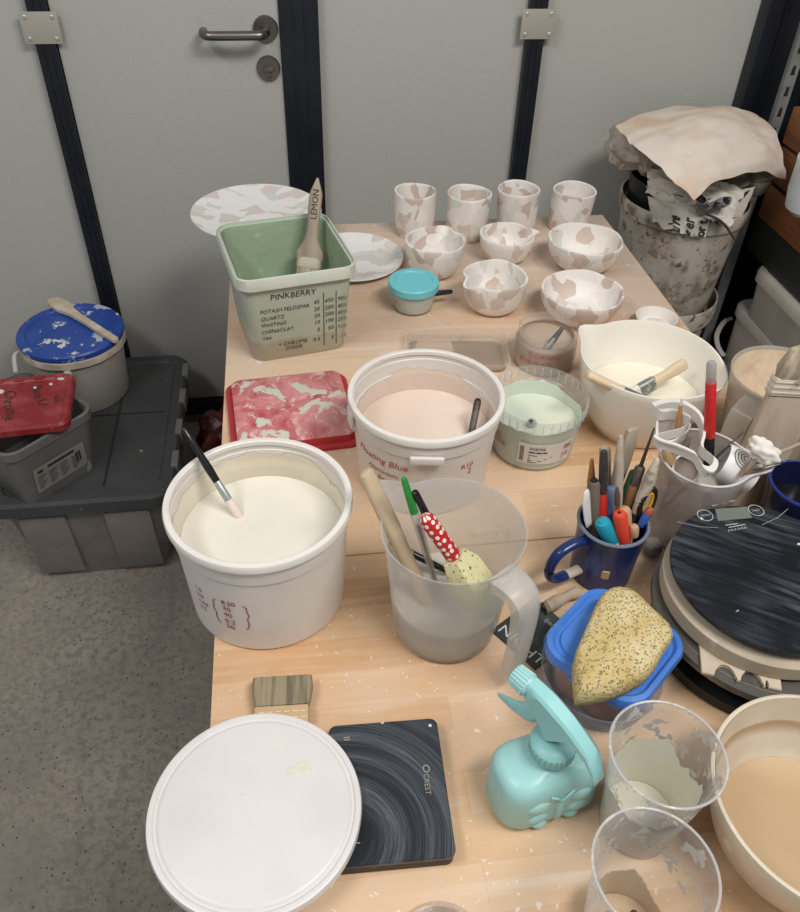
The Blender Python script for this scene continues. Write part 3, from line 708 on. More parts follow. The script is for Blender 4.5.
# the flat brush standing in it
h0, h1 = PY(309, 263, 1.245), PY(318, 175, 1.305)
d = (h1-h0).normalized(); p0 = h0-d*.045
stick('paintbrush', 'flat brush with a grey wooden handle lettered LEMON standing in the green bucket', 'brush', p0, h1,
      [('bristles', 0, .20, [(.019, .005), (.020, .006), (.020, .007)], BRISTLE), ('ferrule', .2001, .27, [(.021, .0075), (.021, .008)], mat('glaze_smeared_ferrule', (176, 172, 152), .6)),
       ('handle', .2701, .97, [(.0225, .006), (.0225, .006), (.016, .0055), (.0108, .005), (.0098, .005), (.0102, .005), (.0105, .005), (.0108, .005), (.0108, .005), (.0106, .0045), (.0065, .004), (.002, .003)], WOODG)], roll=0)
lb = [o for o in bpy.data.objects if o.get('label', '').endswith('standing in the green bucket')][0]
Lh = (h1-p0).length
b = text_bm('LEMON', .0145, lambda u, v: Vector((v-.005, .0058, Lh*.62+u)), None)
LEMON = obj('lettering', b, DARKTXT, lb)

# ------------------------------------------------------------------ red lid with glaze swirls
rl2 = thing('lid', 'square red lid caked in pale green glaze swirls, flat on the bench', 'lid', (-.0155, .962, T), math.radians(5))
t_ = NT('glaze_swirled_red'); v = t_.coords((1, 1, 1), False, .10, 14)
c = t_.mix(t_.ramp(t_.noise(v, 22, 6, .65), .36, .62), lin((176, 74, 80)), lin((210, 142, 140)))
c = t_.mix(t_.ramp(t_.noise(v, 55, 6, .7), .54, .64), c, lin((222, 190, 184)))
sh_ = t_.n('VectorMath', operation='ADD'); t_.put(sh_.inputs[0], v); sh_.inputs[1].default_value = (.31, .2, .7)
c = t_.mix(t_.ramp(t_.noise(sh_.outputs[0], 30, 4, .5), .57, .61), c, lin((200, 202, 186)))
SWIRL = t_.done(t_.bsdf(c, .3, 0, .5, t_.noise(v, 40, 5), .0015))
obj('shell', loft([(.093, .090, .02, 0), (.094, .091, .02, .007), (.0905, .0875, .018, .009), (.0865, .083, .016, .009), (.0845, .081, .015, .0185), (.081, .0775, .014, .0205)], 64), REDP, rl2)
obj('glaze_crust', loft([(.0846, .0811, .0155, .012), (.0846, .0811, .0155, .0188), (.0812, .0777, .0142, .0211)], 64), SWIRL, rl2)

# ------------------------------------------------------------------ big round buckets
def rbucket(label, x, y, r, h, base, lug_angles, name='bucket'):
    t = thing(name, label, 'bucket', (x, y, T))
    o = [(base-.003, 0), (base, .003), (r*.952, h-.034), (r*.955, h-.031), (r*.972, h-.030), (r*.985, h-.013), (r*.985, h-.012), (r*.997, h-.011), (r, h-.004), (r*.995, h)]
    obj('body', lathe(vessel(o, .0035, .004), 96), BUCKETP, t)
    obj('rim', lathe([(r-.0045, h-.005), (r+.0006, h-.009), (r+.0022, h-.007), (r+.0024, h-.001), (r+.0012, h+.0016), (r-.004, h+.0022), (r-.0056, h+.001), (r-.0056, h-.004)], 96, False, False), WHITEP, t)
    for a in lug_angles:
        b = box(-.011, .011, 0, .0045, h-.032, h-.009, .0015); bmesh.ops.translate(b, verts=b.verts, vec=(0, r*.985, 0))
        bmesh.ops.rotate(b, verts=b.verts, matrix=Matrix.Rotation(math.radians(a-90), 3, 'Z'))
        obj('lug', b, BUCKETP, t)
    return t, o
def fill_up(t, o, lvl, gm, fm, wall=.0035, tb=.004, top=None):
    obj('glaze', liquid(o, wall, tb, lvl, 96), gm, t)
    if fm: obj('glaze_film', shell(o, wall, lvl, top or o[-1][1]-.001, 96), fm, t)
bA, oA = rbucket('round white bucket of cream glaze at the front left bench edge', -.053, .631, .0986, .150, .0885, (128, 38))
fill_up(bA, oA, .101, GLAZEA, film('cream_film', (224, 216, 198), .131, .05, 16, (212, 202, 182), stretch=(1, 1, .5)), top=.146)
fA = lambda dg, z: on_cyl(oA, dg, z)
b = bmesh.new()
for s, z in (('R30', .0815), ('30', .0715), ('40', .0605), ('0.2', .049), ('50', .039)): text_bm(s, .0105, fA(-119.5, z-.003), b, 'LEFT', .05)
for s, z in (('1.5', .084), ('2.0', .0725), ('1.04', .061), ('2.5', .0505)): text_bm(s, .0092, fA(-142, z-.003), b, 'LEFT', .05)
for x0, x1, sg in ((-126, 0, 1), (-102, 0, -1)):
    pts = [(sg*.004, .082), (0, .079), (sg*.0005, .073), (-sg*.0015, .0655), (sg*.0012, .058), (0, .052), (sg*.001, .044), (sg*.004, .040)]
    strokes_bm([[(px_, pz-.06) for px_, pz in pts]], .0012, on_cyl(oA, x0, .06), b)
obj('handwriting', b, WINETXT, bA)
bB, oB = rbucket('round white bucket of pinkish glaze beside the square red lid', .160, .818, .0998, .136, .0875, (-172,))
fill_up(bB, oB, .077, GLAZEB, film('pink_film', (222, 204, 190), .105, .05, 15, (212, 194, 180), stretch=(1, 1, .5)), top=.132)
b = box(-.021, .021, 0, .006, .1035, .114, .002); bmesh.ops.translate(b, verts=b.verts, vec=(0, .0985, 0)); bmesh.ops.rotate(b, verts=b.verts, matrix=Matrix.Rotation(math.radians(-98-90), 3, 'Z'))
obj('pull_tab', b, BUCKETP, bB)
b = bmesh.new()
for s, a, z, sz in (('Floating Blue', -161, .0800, .0155), ('Aluminium', -150, .0625, .011), ('Lo Bentonite', -149, .0505, .011), ('with', -136, .0385, .011)): text_bm(s, sz, on_cyl(oB, a, z), b, 'LEFT', .03, .25)
text_bm('R10', .012, on_cyl(oB, -70, .078), b); text_bm('2', .014, on_cyl(oB, -63, .066), b)
obj('handwriting', b, REDTXT, bB)

# brush in bucket A, brush in bucket B
BRH = mat('black_lacquer_handle', (26, 26, 30), .25)
p1 = P(183, 428, T+.192); p0 = P(240, 518, T+.0985); d = (p1-p0).normalized()
stick('paintbrush', 'thin black-handled brush leaning in the front left bucket of cream glaze', 'brush', p0-d*.02, p1,
      [('bristles', 0, .32, [(.002, .002), (.0055, .0045), (.0052, .0045)], mat('glaze_soaked_bristles', (222, 206, 196), .6)), ('ferrule', .3201, .50, [(.0048, .0045), (.0042, .0042)], mat('glazed_ferrule', (170, 178, 176), .35, .5)),
       ('handle', .5001, .985, [(.0042, .0042), (.0048, .0048), (.0042, .0042), (.0036, .0036), (.0030, .0030)], BRH)])
p0 = P(470, 440, T+.078); p1 = P(478, 400, T+.115); d = (p1-p0).normalized()
stick('paintbrush', 'short dark brush standing in the bucket of pinkish glaze', 'brush', p0-d*.015, p1+d*.002,
      [('handle', 0, .94, [(.0045, .0045), (.0046, .0046), (.0048, .0048)], mat('grey_smeared_handle', (92, 86, 80), .5, layers=[((52, 48, 46), 40, .45, .6)])), ('tip', .9401, .97, [(.0048, .0048), (.0042, .0042)], BLACKP)])

# ------------------------------------------------------------------ clear tub of pale green glaze
CLR = clear('clear_tub_plastic', (226, 230, 230), .20, .12)
tc_ = thing('tub', 'round clear tub of pale green glaze with a white printed label', 'tub', (.327, .857, T))
oC = [(.055, 0), (.058, .002), (.0645, .072), (.0665, .074), (.0675, .090), (.0684, .094)]
obj('body', lathe(vessel(oC, .0016, .002), 96), CLR, tc_)
obj('glaze', liquid(oC, .0016, .0025, .050, 96), GLAZEC, tc_)
obj('glaze_film', shell(oC, .0016, .050, .084, 96, 14), film('pale_green_film', (214, 221, 206), .071, .030, 22, (204, 214, 200), stretch=(1, 1, .6)), tc_)
rb = bmesh.new()
for k in range(36):
    a = k/36*2*PI; q = box(-.0007, .0007, .0672, .0686, .076, .091, 0); bmesh.ops.rotate(q, verts=q.verts, matrix=Matrix.Rotation(a, 3, 'Z')); merge(rb, q)
obj('rim_ribs', rb, clear('clear_rib', (236, 238, 238), .5, .2), tc_)
def arc_label(o, a0, a1, z0, z1, off=.0006, n=16):
    def fn(u, v):
        a = math.radians(a0+(a1-a0)*u); z = z0+(z1-z0)*v; r = rad_at(o, z)+off; return Vector((r*math.cos(a), r*math.sin(a), z))
    return sheet(fn, n, 2, .0002)
lbl = obj('label', arc_label(oC, -126, -52, .016, .054), mat('white_sticker', (220, 217, 210), .5), tc_)
b = bmesh.new(); text_bm('scania', .0095, on_cyl(oC, -112, .0435, .0012), b); strokes_bm([[(0, 0), (.009, 0)], [(.0105, 0), (.018, 0)], [(.0195, 0), (.026, 0)]], .0022, on_cyl(oC, -112, .0385, .0012), b)
for k in range(5): strokes_bm([[(0, -k*.0033), (.012+.007*((k*3) % 4), -k*.0033)]], .0011, on_cyl(oC, -112, .0325, .0012), b)
for k in range(3): strokes_bm([[(0, -k*.0026), (.052, -k*.0026)]], .0010, on_cyl(oC, -112, .0225+.0, .0012), b) if k < 2 else None
for k in range(4): strokes_bm([[(k*.0015, -.014), (k*.0015, .014)]], .0007, on_cyl(oC, -123, .0345, .0012), b)
obj('print', b, DARKTXT, lbl)
b = bmesh.new(); text_bm('BK', .013, on_cyl(oC, -66, .040, .0014), b); text_bm('14', .013, on_cyl(oC, -68, .025, .0014), b)
text_bm('SE', .011, on_cyl(oC, -172, .056), b); text_bm('OXI', .011, on_cyl(oC, -172, .044), b); text_bm('BONE', .011, on_cyl(oC, -172, .032), b)
obj('handwriting', b, REDTXT, tc_)
p1 = P(531, 422, T+.062); p0 = Vector((.330, .862, T+.03))
stick('paintbrush', 'brush with a grey ferrule end poking from the pale green glaze', 'brush', p0, p1,
      [('handle', 0, .9, [(.0055, .0055), (.0062, .0062), (.0062, .0062)], mat('grey_tube', (150, 156, 154), .4)), ('tip', .901, .96, [(.0045, .0045), (.0038, .0038)], BLACKP)])

# ------------------------------------------------------------------ jar with brown glaze
jd = thing('jar', 'clear plastic jar of taupe glaze with red handwriting', 'jar', (.403, 1.068, T))
oD = [(.047, 0), (.0495, .003), (.0505, .03), (.050, .046), (.0455, .053), (.0450, .055), (.0478, .0565), (.0478, .066)]
obj('body', lathe(vessel(oD, .0016, .002), 80), clear('clear_jar_plastic', (222, 214, 206), .22, .1), jd)
obj('glaze', liquid(oD, .0016, .0025, .044, 80), GLAZED, jd)
obj('glaze_film', shell(oD, .0016, .044, .0535, 80), film('taupe_film', (188, 170, 154), .053, .006, 20), jd)
b = bmesh.new(); text_bm('FLOATING', .0115, on_cyl(oD, -140, .036), b, 'LEFT', .05); text_bm('BLUE GLAZE', .0105, on_cyl(oD, -158, .023), b, 'LEFT', .05); text_bm('OXIDE', .0105, on_cyl(oD, -142, .010), b)
obj('handwriting', b, REDTXT, jd)
p1 = P(563, 327, T+.078); p0 = P(546, 350, T+.042); d = (p1-p0).normalized()
stick('paintbrush', 'silver and black brush end leaning in the jar of taupe glaze', 'brush', p0-d*.012, p1,
      [('ferrule', 0, .62, [(.0062, .005), (.0058, .005), (.005, .0048)], STEELD), ('handle', .6201, .96, [(.005, .0048), (.0042, .0042), (.003, .003)], mat('chipped_dark_handle', (84, 84, 86), .5, layers=[((200, 196, 190), 50, .58, .66)]))])

# ------------------------------------------------------------------ jar with turquoise lid
tj = thing('jar', 'small clear jar with a round turquoise lid', 'jar', (.212, 1.262, T))
oT = [(.032, 0), (.035, .003), (.0385, .020), (.0415, .040), (.0415, .044)]
obj('body', lathe(vessel(oT, .0016, .002), 64), clear('clear_small_jar', (220, 226, 224), .25, .12), tj)
obj('glaze', liquid(oT, .0016, .0025, .028, 64), mat('grey_white_glaze', (208, 208, 194), .4), tj)
obj('glaze_film', shell(oT, .0016, .028, .043, 64), film('grey_white_film', (198, 208, 202), .040, .012, 30), tj)
obj('lid', lathe([(.0425, .0405), (.0455, .041), (.0455, .0525), (.0435, .0545), (.034, .0545), (.0325, .0525), (.001, .0525)], 72), TURQ, tj)
b = text_bm('W', .012, on_cyl(oT, -160, .018), None); obj('handwriting', b, mat('pink_marker_ink', (206, 120, 120), .6), tj)
p0 = P(405, 297, T+.030); p1 = P(452, 291.5, T+.027)
stick('paintbrush', 'short dark brush with orange bristles propped against the turquoise-lidded jar', 'brush', p0, p1,
      [('bristles', 0, .20, [(.0015, .0015), (.004, .003), (.004, .004)], BRONZE), ('ferrule', .2001, .27, [(.0042, .0042), (.0045, .0045)], mat('brass_ferrule', (178, 134, 72), .35, .8)), ('handle', .2701, .98, [(.0052, .0052), (.0058, .0058), (.005, .005), (.0042, .0042)], BRH)])

# ------------------------------------------------------------------ clear tray lid behind the pinkish bucket
tr = thing('tray', 'shallow clear plastic tray lid behind the bucket of pinkish glaze', 'tray', (.262, 1.098, T), math.radians(-7))
obj('shell', loft([(.078, .046, .014, 0), (.080, .048, .015, .002), (.083, .051, .016, .014), (.086, .054, .017, .015), (.086, .054, .017, .017), (.082, .050, .0155, .017), (.0785, .0465, .0145, .003)], 64), clear('clear_tray', (226, 216, 206), .22, .1, ((176, 162, 146), 16, .60, .75)), tr)

# ------------------------------------------------------------------ white mixing bowl with spout and handle
mb = thing('mixing_bowl', 'large white mixing bowl with a pouring lip holding two brushes', 'bowl', (.499, .895, T))
oW = [(.060, 0), (.066, .003), (.081, .030), (.093, .070), (.0995, .106), (.101, .117)]
bm = lathe(vessel(oW, .003, .004), 96)
def spouted(bm, h, ang, push, wid, drop=0, p=3):
    for v in bm.verts:
        a = math.atan2(v.co.y, v.co.x); da = (a-math.radians(ang)+PI) % (2*PI)-PI
        g = math.exp(-(da/wid)**2)*max(0, v.co.z/h)**p
        v.co.x += math.cos(a)*g*push; v.co.y += math.sin(a)*g*push; v.co.z -= g*drop
spouted(bm, .117, 134, .016, .20, -.004, 4); spouted(bm, .117, -25, .006, .5, .010, 5)
MBW = mat('ivory_melamine', (236, 231, 220), .35)
obj('body', bm, MBW, mb)
obj('glaze', liquid(oW, .003, .0045, .052, 96), mat('ivory_slip', (231, 226, 208), .3), mb)
HWO = mat('pale_varnished_handle', (224, 204, 172), .5, layers=[((206, 182, 148), 18, .45, .7)], stretch=(1, 1, .2))
zr = T+.121
def fbrush(label, hend, hj, tip, w=.0105):
    hend, hj, tip = Vector(hend), Vector(hj), Vector(tip); L = (hend-tip).length; k = 1-(hend-hj).length/L
    return stick('paintbrush', label, 'brush', tip, hend, [('bristles', 0, k*.45, [(.012, .003), (.013, .005), (.0125, .006)], mat('slip_soaked_bristles', (226, 222, 208), .6)) if 'slip_soaked_bristles' not in bpy.data.materials else ('bristles', 0, k*.45, [(.012, .003), (.013, .005), (.0125, .006)], bpy.data.materials['slip_soaked_bristles']),
        ('ferrule', k*.4501, k, [(.0128, .0065), (.0118, .0068)], STEELD), ('handle', k+.0005, .97, [(.0095, .0065), (.0082, .0065), (.0088, .0065), (w, .0065), (w*.95, .006)], HWO)], roll=.9)
fbrush('flat brush on the left in the mixing bowl, wooden handle on the rim', P(586, 374, T+.130), P(624, 392, T+.106), P(664, 410, T+.072))
fbrush('flat brush on the right in the mixing bowl, handle pointing away', P(686, 363, T+.098), P(655, 382, T+.078), P(628, 398, T+.056))

# ------------------------------------------------------------------ measuring jug at the front
JUG = clear('milky_jug_plastic', (226, 225, 221), .40, .25, ((222, 220, 215), 14, .46, .74))
mj = thing('measuring_jug', 'milky measuring jug full of brushes, with a hanging grip handle', 'jug', (.145, .556, T))
oJ = [(.053, 0), (.0566, .004), (.0605, .03), (.0655, .09), (.071, .140), (.0735, .152), (.0755, .159)]
bm = lathe(vessel(oJ, .002, .003), 96); spouted(bm, .159, 134, .026, .21, -.004, 4)
obj('body', bm, JUG, mj)
obj('water', liquid(oJ, .002, .0035, .056, 96), mat('cloudy_rinse_water', (194, 190, 180), .12, layers=[((184, 180, 169), 8, .45, .7)]), mj)
HA = math.radians(-57); hd = Vector((math.cos(HA), math.sin(HA), 0)); hs = Vector((-math.sin(HA), math.cos(HA), 0))
def handle_sheet(bm=None):
    prof = [(.068, .151), (.084, .153), (.099, .149), (.109, .136), (.1115, .112), (.111, .07), (.108, .022)]
    pts = smooth_path([Vector((a, 0, z)) for a, z in prof], 5); b = bmesh.new(); rows = []
    n = len(pts)
    for i, p in enumerate(pts):
        k = i/(n-1); w = .0185*(1-.35*k); dpt = .012
        d = (pts[min(i+1, n-1)]-pts[max(i-1, 0)]).normalized(); nn = Vector((-d.z, 0, d.x)); nn = nn if nn.dot(Vector((1, 0, 1))) > 0 else -nn
        row = []
        for s, q in ((-w, -dpt), (-w, 0), (-w*.8, .0015), (w*.8, .0015), (w, 0), (w, -dpt)):
            c = p+nn*q; row.append(b.verts.new(hd*c.x+hs*s+Vector((0, 0, c.z))))
        rows.append(row)
    for a, c in zip(rows, rows[1:]):
        for i in range(5): b.faces.new((a[i], a[i+1], c[i+1], c[i]))
    bmesh.ops.recalc_face_normals(b, faces=b.faces[:]); bmesh.ops.solidify(b, geom=b.faces[:], thickness=.0018); return b
obj('handle', handle_sheet(), clear('milky_handle_plastic', (228, 226, 222), .52, .28, ((224, 222, 218), 20, .5, .75)), mj, 50)
b = bmesh.new()
for k in range(9): strokes_bm([[(-.006 if k % 2 else -.010, 0), (.008, 0)]], .0008, on_cyl(oJ, -168, .03+k*.012), b)
for k, s in enumerate(('250', '500', '750', '1000')): text_bm(s, .007, on_cyl(oJ, -158, .028+k*.028), b)
obj('scale_marks', b, mat('moulded_marks', (196, 196, 192), .4), mj)
# what stands in the jug
stick('stick', 'thick pale wooden stick leaning in the front measuring jug', 'stick', Vector((.135, .535, T+.022)), P(363, 466, T+.21), [('shaft', 0, .96, [(.0075, .0065), (.009, .0065), (.0085, .006), (.0082, .006), (.0098, .0062), (.0098, .006), (.0085, .0055)], WOOD)], roll=.4)
p1 = P(403, 476, T+.222); p0 = Vector((.134, .562, T+.06))
stick('paintbrush', 'clear-handled brush with a green end standing in the measuring jug', 'brush', p0, p1,
      [('handle', 0, .70, [(.003, .003), (.0042, .0042), (.0048, .0048)], clear('clear_acrylic', (206, 210, 204), .45, .08)), ('core', .06, .58, [(.001, .001), (.002, .002)], mat('red_grey_core', (150, 84, 78), .5)), ('green_end', .7005, .975, [(.0046, .0046), (.0042, .0042), (.0032, .0032)], mat('green_lacquer', (40, 142, 58), .2))])
stick('paintbrush', 'black-handled brush just behind the green-ended one in the jug', 'brush', Vector((.152, .590, T+.07)), P(414, 490, T+.205), [('handle', 0, .97, [(.003, .003), (.0045, .0045), (.0046, .0046), (.0036, .0036)], BRH)])
p1 = P(424, 515, T+.178); p0 = P(467, 575, T+.108); d = (p0-p1).normalized()
pd = thing('sponge_tool', 'pale sponge block on a red handle with white polka dots in the jug', 'sponge', p0+d*.02)
pd.rotation_euler = (p1-(p0+d*.02)).to_track_quat('Z', 'Y').to_euler(); Lp = (p1-p0).length+.02
tp = NT('polka_dot_red'); vo = tp.n('TexVoronoi', Scale=1.0); vo.voronoi_dimensions = '2D'; vo.inputs['Randomness'].default_value = .45; zz = tp.z()
cb = tp.n('CombineXYZ'); tp.put(cb.inputs[0], tp.math('MULTIPLY', tp.math('ARCTAN2', zz[1], zz[0]), 4/PI*.9)); tp.put(cb.inputs[1], tp.math('MULTIPLY', zz[2], 125)); tp.put(vo.inputs['Vector'], cb.outputs[0])
POLKA = tp.done(tp.bsdf(tp.mix(tp.ramp(vo.outputs['Distance'], .32, .28), lin((190, 36, 36)), lin((236, 228, 220))), .35))
obj('handle', loft([(.0068, .0068, .0068, .046), (.0086, .0086, .0086, .052), (.0088, .0088, .0088, Lp-.012), (.0078, .0078, .0078, Lp-.004), (.004, .004, .004, Lp)], 24), POLKA, pd)
SPY = mat('speckled_pale_sponge', (214, 208, 160), .9, layers=[((196, 188, 132), 30, .5, .7), ((92, 92, 70), 190, .60, .64)], bump=.0008, bscale=200)
obj('sponge', loft([(.020, .013, .003, -.010), (.021, .0135, .003, .0), (.020, .013, .003, .028), (.012, .010, .003, .046)], 24), SPY, pd)
p0 = P(449, 572, T+.062); p1 = P(389, 542, T+.100)
stick('paintbrush', 'dark brush with orange bristles lying low in the measuring jug', 'brush', p0, p1,
      [('handle', 0, .62, [(.003, .003), (.004, .004), (.0042, .0042)], BRH), ('ferrule', .6205, .74, [(.0044, .0044), (.005, .004)], mat('copper_ferrule', (186, 142, 104), .35, .7)), ('bristles', .7405, .97, [(.005, .004), (.0045, .0035), (.0025, .002)], BRONZE)])

# ------------------------------------------------------------------ blue mug and its tools
MUGB = mat('dark_blue_glazed', (28, 48, 100), .22, layers=[((20, 32, 66), 14, .45, .7), ((54, 84, 142), 26, .6, .75)], stretch=(1, 1, .4))
mg_ = thing('mug', 'blue glazed mug crammed with modelling tools', 'mug', (.350, .613, T))
oM = [(.0345, 0), (.0365, .002), (.0375, .03), (.0395, .07), (.0412, .085), (.0418, .088)]
obj('body', lathe(vessel(oM, .0038, .006), 72), MUGB, mg_)
obj('rim', lathe([(.0422, .0868), (.0424, .0882), (.0412, .0899), (.0392, .0898), (.0378, .0882), (.0378, .0866)], 72, False, False), mat('worn_grey_rim', (112, 122, 140), .35), mg_)
ha = math.radians(202); hdir = Vector((math.cos(ha), math.sin(ha), 0))
def mh(a, z): return hdir*a+Vector((0, 0, z))
obj('handle', tube(smooth_path([mh(.038, .074), mh(.054, .079), mh(.076, .074), mh(.086, .058), mh(.085, .038), mh(.073, .027), mh(.058, .025)], 6), [.0068]*37, 16, .75), MUGB, mg_)
obj('bare_handle_end', tube([mh(.0595, .0252), mh(.048, .024), mh(.036, .024)], .0064, 16, .75), mat('bare_clay_patch', (196, 184, 166), .7), mg_)
pb_ = box(-.006, .006, 0, .0012, -.006, .006, .001)
obj('drip_patch', loft([(.005, .007, .002, -.0016), (.004, .006, .002, .0008)], 16), mat('tan_bare_patch', (176, 150, 116), .7), mg_, loc=None)
dp = [o for o in bpy.data.objects if o.name.startswith('drip_patch')][0]; an = math.radians(-108)
dp.location = (.0385*math.cos(an), .0385*math.sin(an), .036); dp.rotation_euler = (PI/2, 0, an+PI/2)
pb_.free()
MC = Vector((.350, .613, 0)); ZM = T+.088
def in_mug(name, label, cat, u, v, top, dy, segs, roll=0.0, zb=T+.012):
    """u, v: where it crosses the mug's mouth; top: where its upper end is seen, at depth dy behind that point"""
    m = MC+Vector((u, v, ZM)); e = PY(top[0], top[1], m.y+dy); d = (m-e).normalized()
    p0 = m.copy(); r = 0
    for k in range(200):
        q = m+d*(.0006*k)
        if q.z < zb or math.hypot(q.x-MC.x, q.y-MC.y) > .029: break
        p0 = q
    return stick(name, label, cat, p0, e, segs, roll=roll)
WH = mat('white_card', (222, 220, 218), .5)
TIP = mat('needle_steel', (96, 90, 88), .35, .8)
in_mug('scraper', 'thin white plastic scraper at the left of the blue mug', 'tool', -.029, -.002, (586, 490), .004, [('blade', 0, .97, [(.007, .0012), (.009, .0012), (.009, .0012), (.0085, .0012), (.004, .001)], WH)], 0.3)
in_mug('paintbrush', 'brush with orange-brown bristles at the back left of the blue mug', 'brush', -.024, .012, (592, 456), .010, [('handle', 0, .6, [(.0035, .0035), (.004, .004), (.0045, .0045)], mat('grey_handle', (128, 120, 110), .5)), ('bristles', .601, .97, [(.0045, .0045), (.0048, .004), (.002, .002)], BRONZE)])
in_mug('tube_cutter', 'hollow brown tube cutter beside the white scraper in the mug', 'tool', -.022, .002, (594, 479), .006, [('tube', 0, .96, [(.006, .006), (.0065, .006), (.0068, .0068)], mat('dark_bamboo', (112, 98, 84), .6)), ('bore', .945, .985, [(.004, .004), (.0045, .0045)], BLACKP)])
in_mug('paintbrush', 'red and black brush handle standing tall in the blue mug', 'brush', -.014, .000, (604, 448), .012, [('black_end', 0, .42, [(.004, .004), (.0052, .0052)], BRH), ('red_band', .4205, .66, [(.0054, .0054), (.0054, .0054)], mat('red_lacquer', (198, 46, 40), .25)), ('upper_end', .6605, .97, [(.0052, .0052), (.005, .005), (.0052, .0052), (.004, .004)], mat('scratched_black', (58, 54, 52), .4, layers=[((150, 140, 130), 50, .58, .68)]))])
in_mug('modelling_tool', 'grey round-ended clay tool leaning left at the back of the mug', 'tool', -.002, .024, (605, 443), .012, [('shaft', 0, .95, [(.005, .005), (.006, .006), (.0065, .006), (.0072, .0065), (.0065, .006)], mat('clay_grey_tool', (172, 160, 142), .7, layers=[((150, 136, 118), 30, .5, .7)]))])
in_mug('modelling_tool', 'curved grey clay tool with a pointed end, middle of the mug', 'tool', .006, .010, (621, 431), .014, [('shaft', 0, .96, [(.006, .005), (.007, .0055), (.0072, .0055), (.0068, .005), (.0058, .0045), (.003, .003)], mat('clay_grey_tool_light', (184, 172, 154), .7, layers=[((158, 146, 128), 26, .5, .7)]))])
in_mug('modelling_tool', 'flat wooden paddle tool furthest back in the blue mug', 'tool', .006, .029, (634, 426), .012, [('shaft', 0, .96, [(.006, .004), (.008, .0045), (.0105, .0045), (.0108, .0045), (.009, .004)], WOODG)], .5)
in_mug('needle_tool', 'needle tool with a wooden handle and steel collar in the mug', 'tool', .020, .016, (655, 426), .006, [('handle', 0, .58, [(.004, .004), (.0055, .0055), (.0072, .0072), (.0068, .0068)], WOODD), ('collar', .5805, .70, [(.0062, .0062), (.0062, .0062)], STEEL), ('needle', .7005, .985, [(.0024, .0024), (.0018, .0018), (.0010, .0010)], TIP)])
in_mug('modelling_tool', 'plaster-splattered dark tool on the right of the blue mug', 'tool', .026, .003, (659, 455), .006, [('lower_shaft', 0, .5, [(.004, .004), (.005, .005)], mat('dark_tool', (52, 50, 52), .5)), ('blade', .5005, .96, [(.0055, .0045), (.0072, .005), (.0068, .005), (.003, .003)], mat('splattered_blade', (196, 186, 168), .8, layers=[((150, 138, 122), 60, .5, .6)], bump=.0012))])
in_mug('pen', 'blue pen with a clear cap in the middle of the mug', 'pen', -.006, .006, (611, 487), .004, [('barrel', 0, .7, [(.005, .005), (.006, .006)], mat('blue_pen', (60, 92, 176), .35)), ('cap', .7005, .97, [(.0068, .0068), (.0066, .0066), (.006, .006)], clear('blue_clear_cap', (150, 178, 222), .55, .15))])
in_mug('marker', 'thick marker with a ribbed teal cap at the front of the blue mug', 'marker', -.013, -.019, (601.5, 520), .001, [('barrel', 0, .45, [(.0085, .0085), (.0095, .0095)], WH), ('cap', .4505, .9, [(.0098, .0098), (.0098, .0098)], mat('teal_cap', (34, 150, 170), .4)), ('cap_knob', .9, .96, [(.0058, .0058), (.0054, .0054)], bpy.data.materials['teal_cap'])], 0, T+.05)
in_mug('marker', 'red-orange marker with a dark hollow end at the front of the mug', 'marker', .003, -.022, (619.5, 513), .002, [('barrel', 0, .95, [(.0078, .0078), (.0082, .0082), (.0082, .0082)], mat('red_orange_plastic', (214, 72, 48), .4)), ('bore', .93, .985, [(.0042, .0042), (.004, .004)], BLACKP)], 0, T+.045)
in_mug('dowel', 'thick rounded wooden dowel behind the red-orange marker in the mug', 'dowel', .010, -.010, (624, 505), .004, [('shaft', 0, .9, [(.0068, .0068), (.0078, .0078), (.0085, .0085), (.008, .008)], mat('pinkish_wood', (190, 152, 118), .55))], 0, T+.03)
in_mug('dowel', 'slim short wooden dowel at the front right of the blue mug', 'dowel', .016, -.024, (634, 527), .001, [('shaft', 0, .93, [(.0052, .0052), (.0056, .0056), (.0056, .0056)], bpy.data.materials['pinkish_wood'])], 0, T+.04)
in_mug('pen', 'blue pen with a copper-coloured tip leaning right in the mug', 'pen', .029, -.010, (651, 509), .000, [('barrel', 0, .72, [(.0042, .0042), (.0052, .0052)], bpy.data.materials['blue_pen']), ('tip', .7205, .96, [(.005, .005), (.0052, .0052), (.004, .004)], mat('copper_tip', (176, 100, 74), .4, .3))], 0, T+.03)
in_mug('paintbrush', 'tiny brush with a gold ferrule and dark tuft in the mug', 'brush', .003, -.006, (617, 485), .002, [('handle', 0, .5, [(.003, .003), (.0035, .0035)], WOODD), ('ferrule', .5005, .75, [(.0038, .0038), (.003, .003)], mat('gold_ferrule', (190, 142, 80), .35, .8)), ('bristles', .7505, .97, [(.0032, .0032), (.0036, .003), (.0015, .0015)], mat('dark_bristle', (92, 78, 62), .8))], 0, T+.03)
in_mug('pen', 'green pen end between the grey tool and the needle tool', 'pen', .014, .020, (634, 470), .004, [('barrel', 0, .97, [(.004, .004), (.0045, .0045), (.0045, .0045)], mat('dark_green_pen', (32, 96, 72), .4))], 0, T+.03)
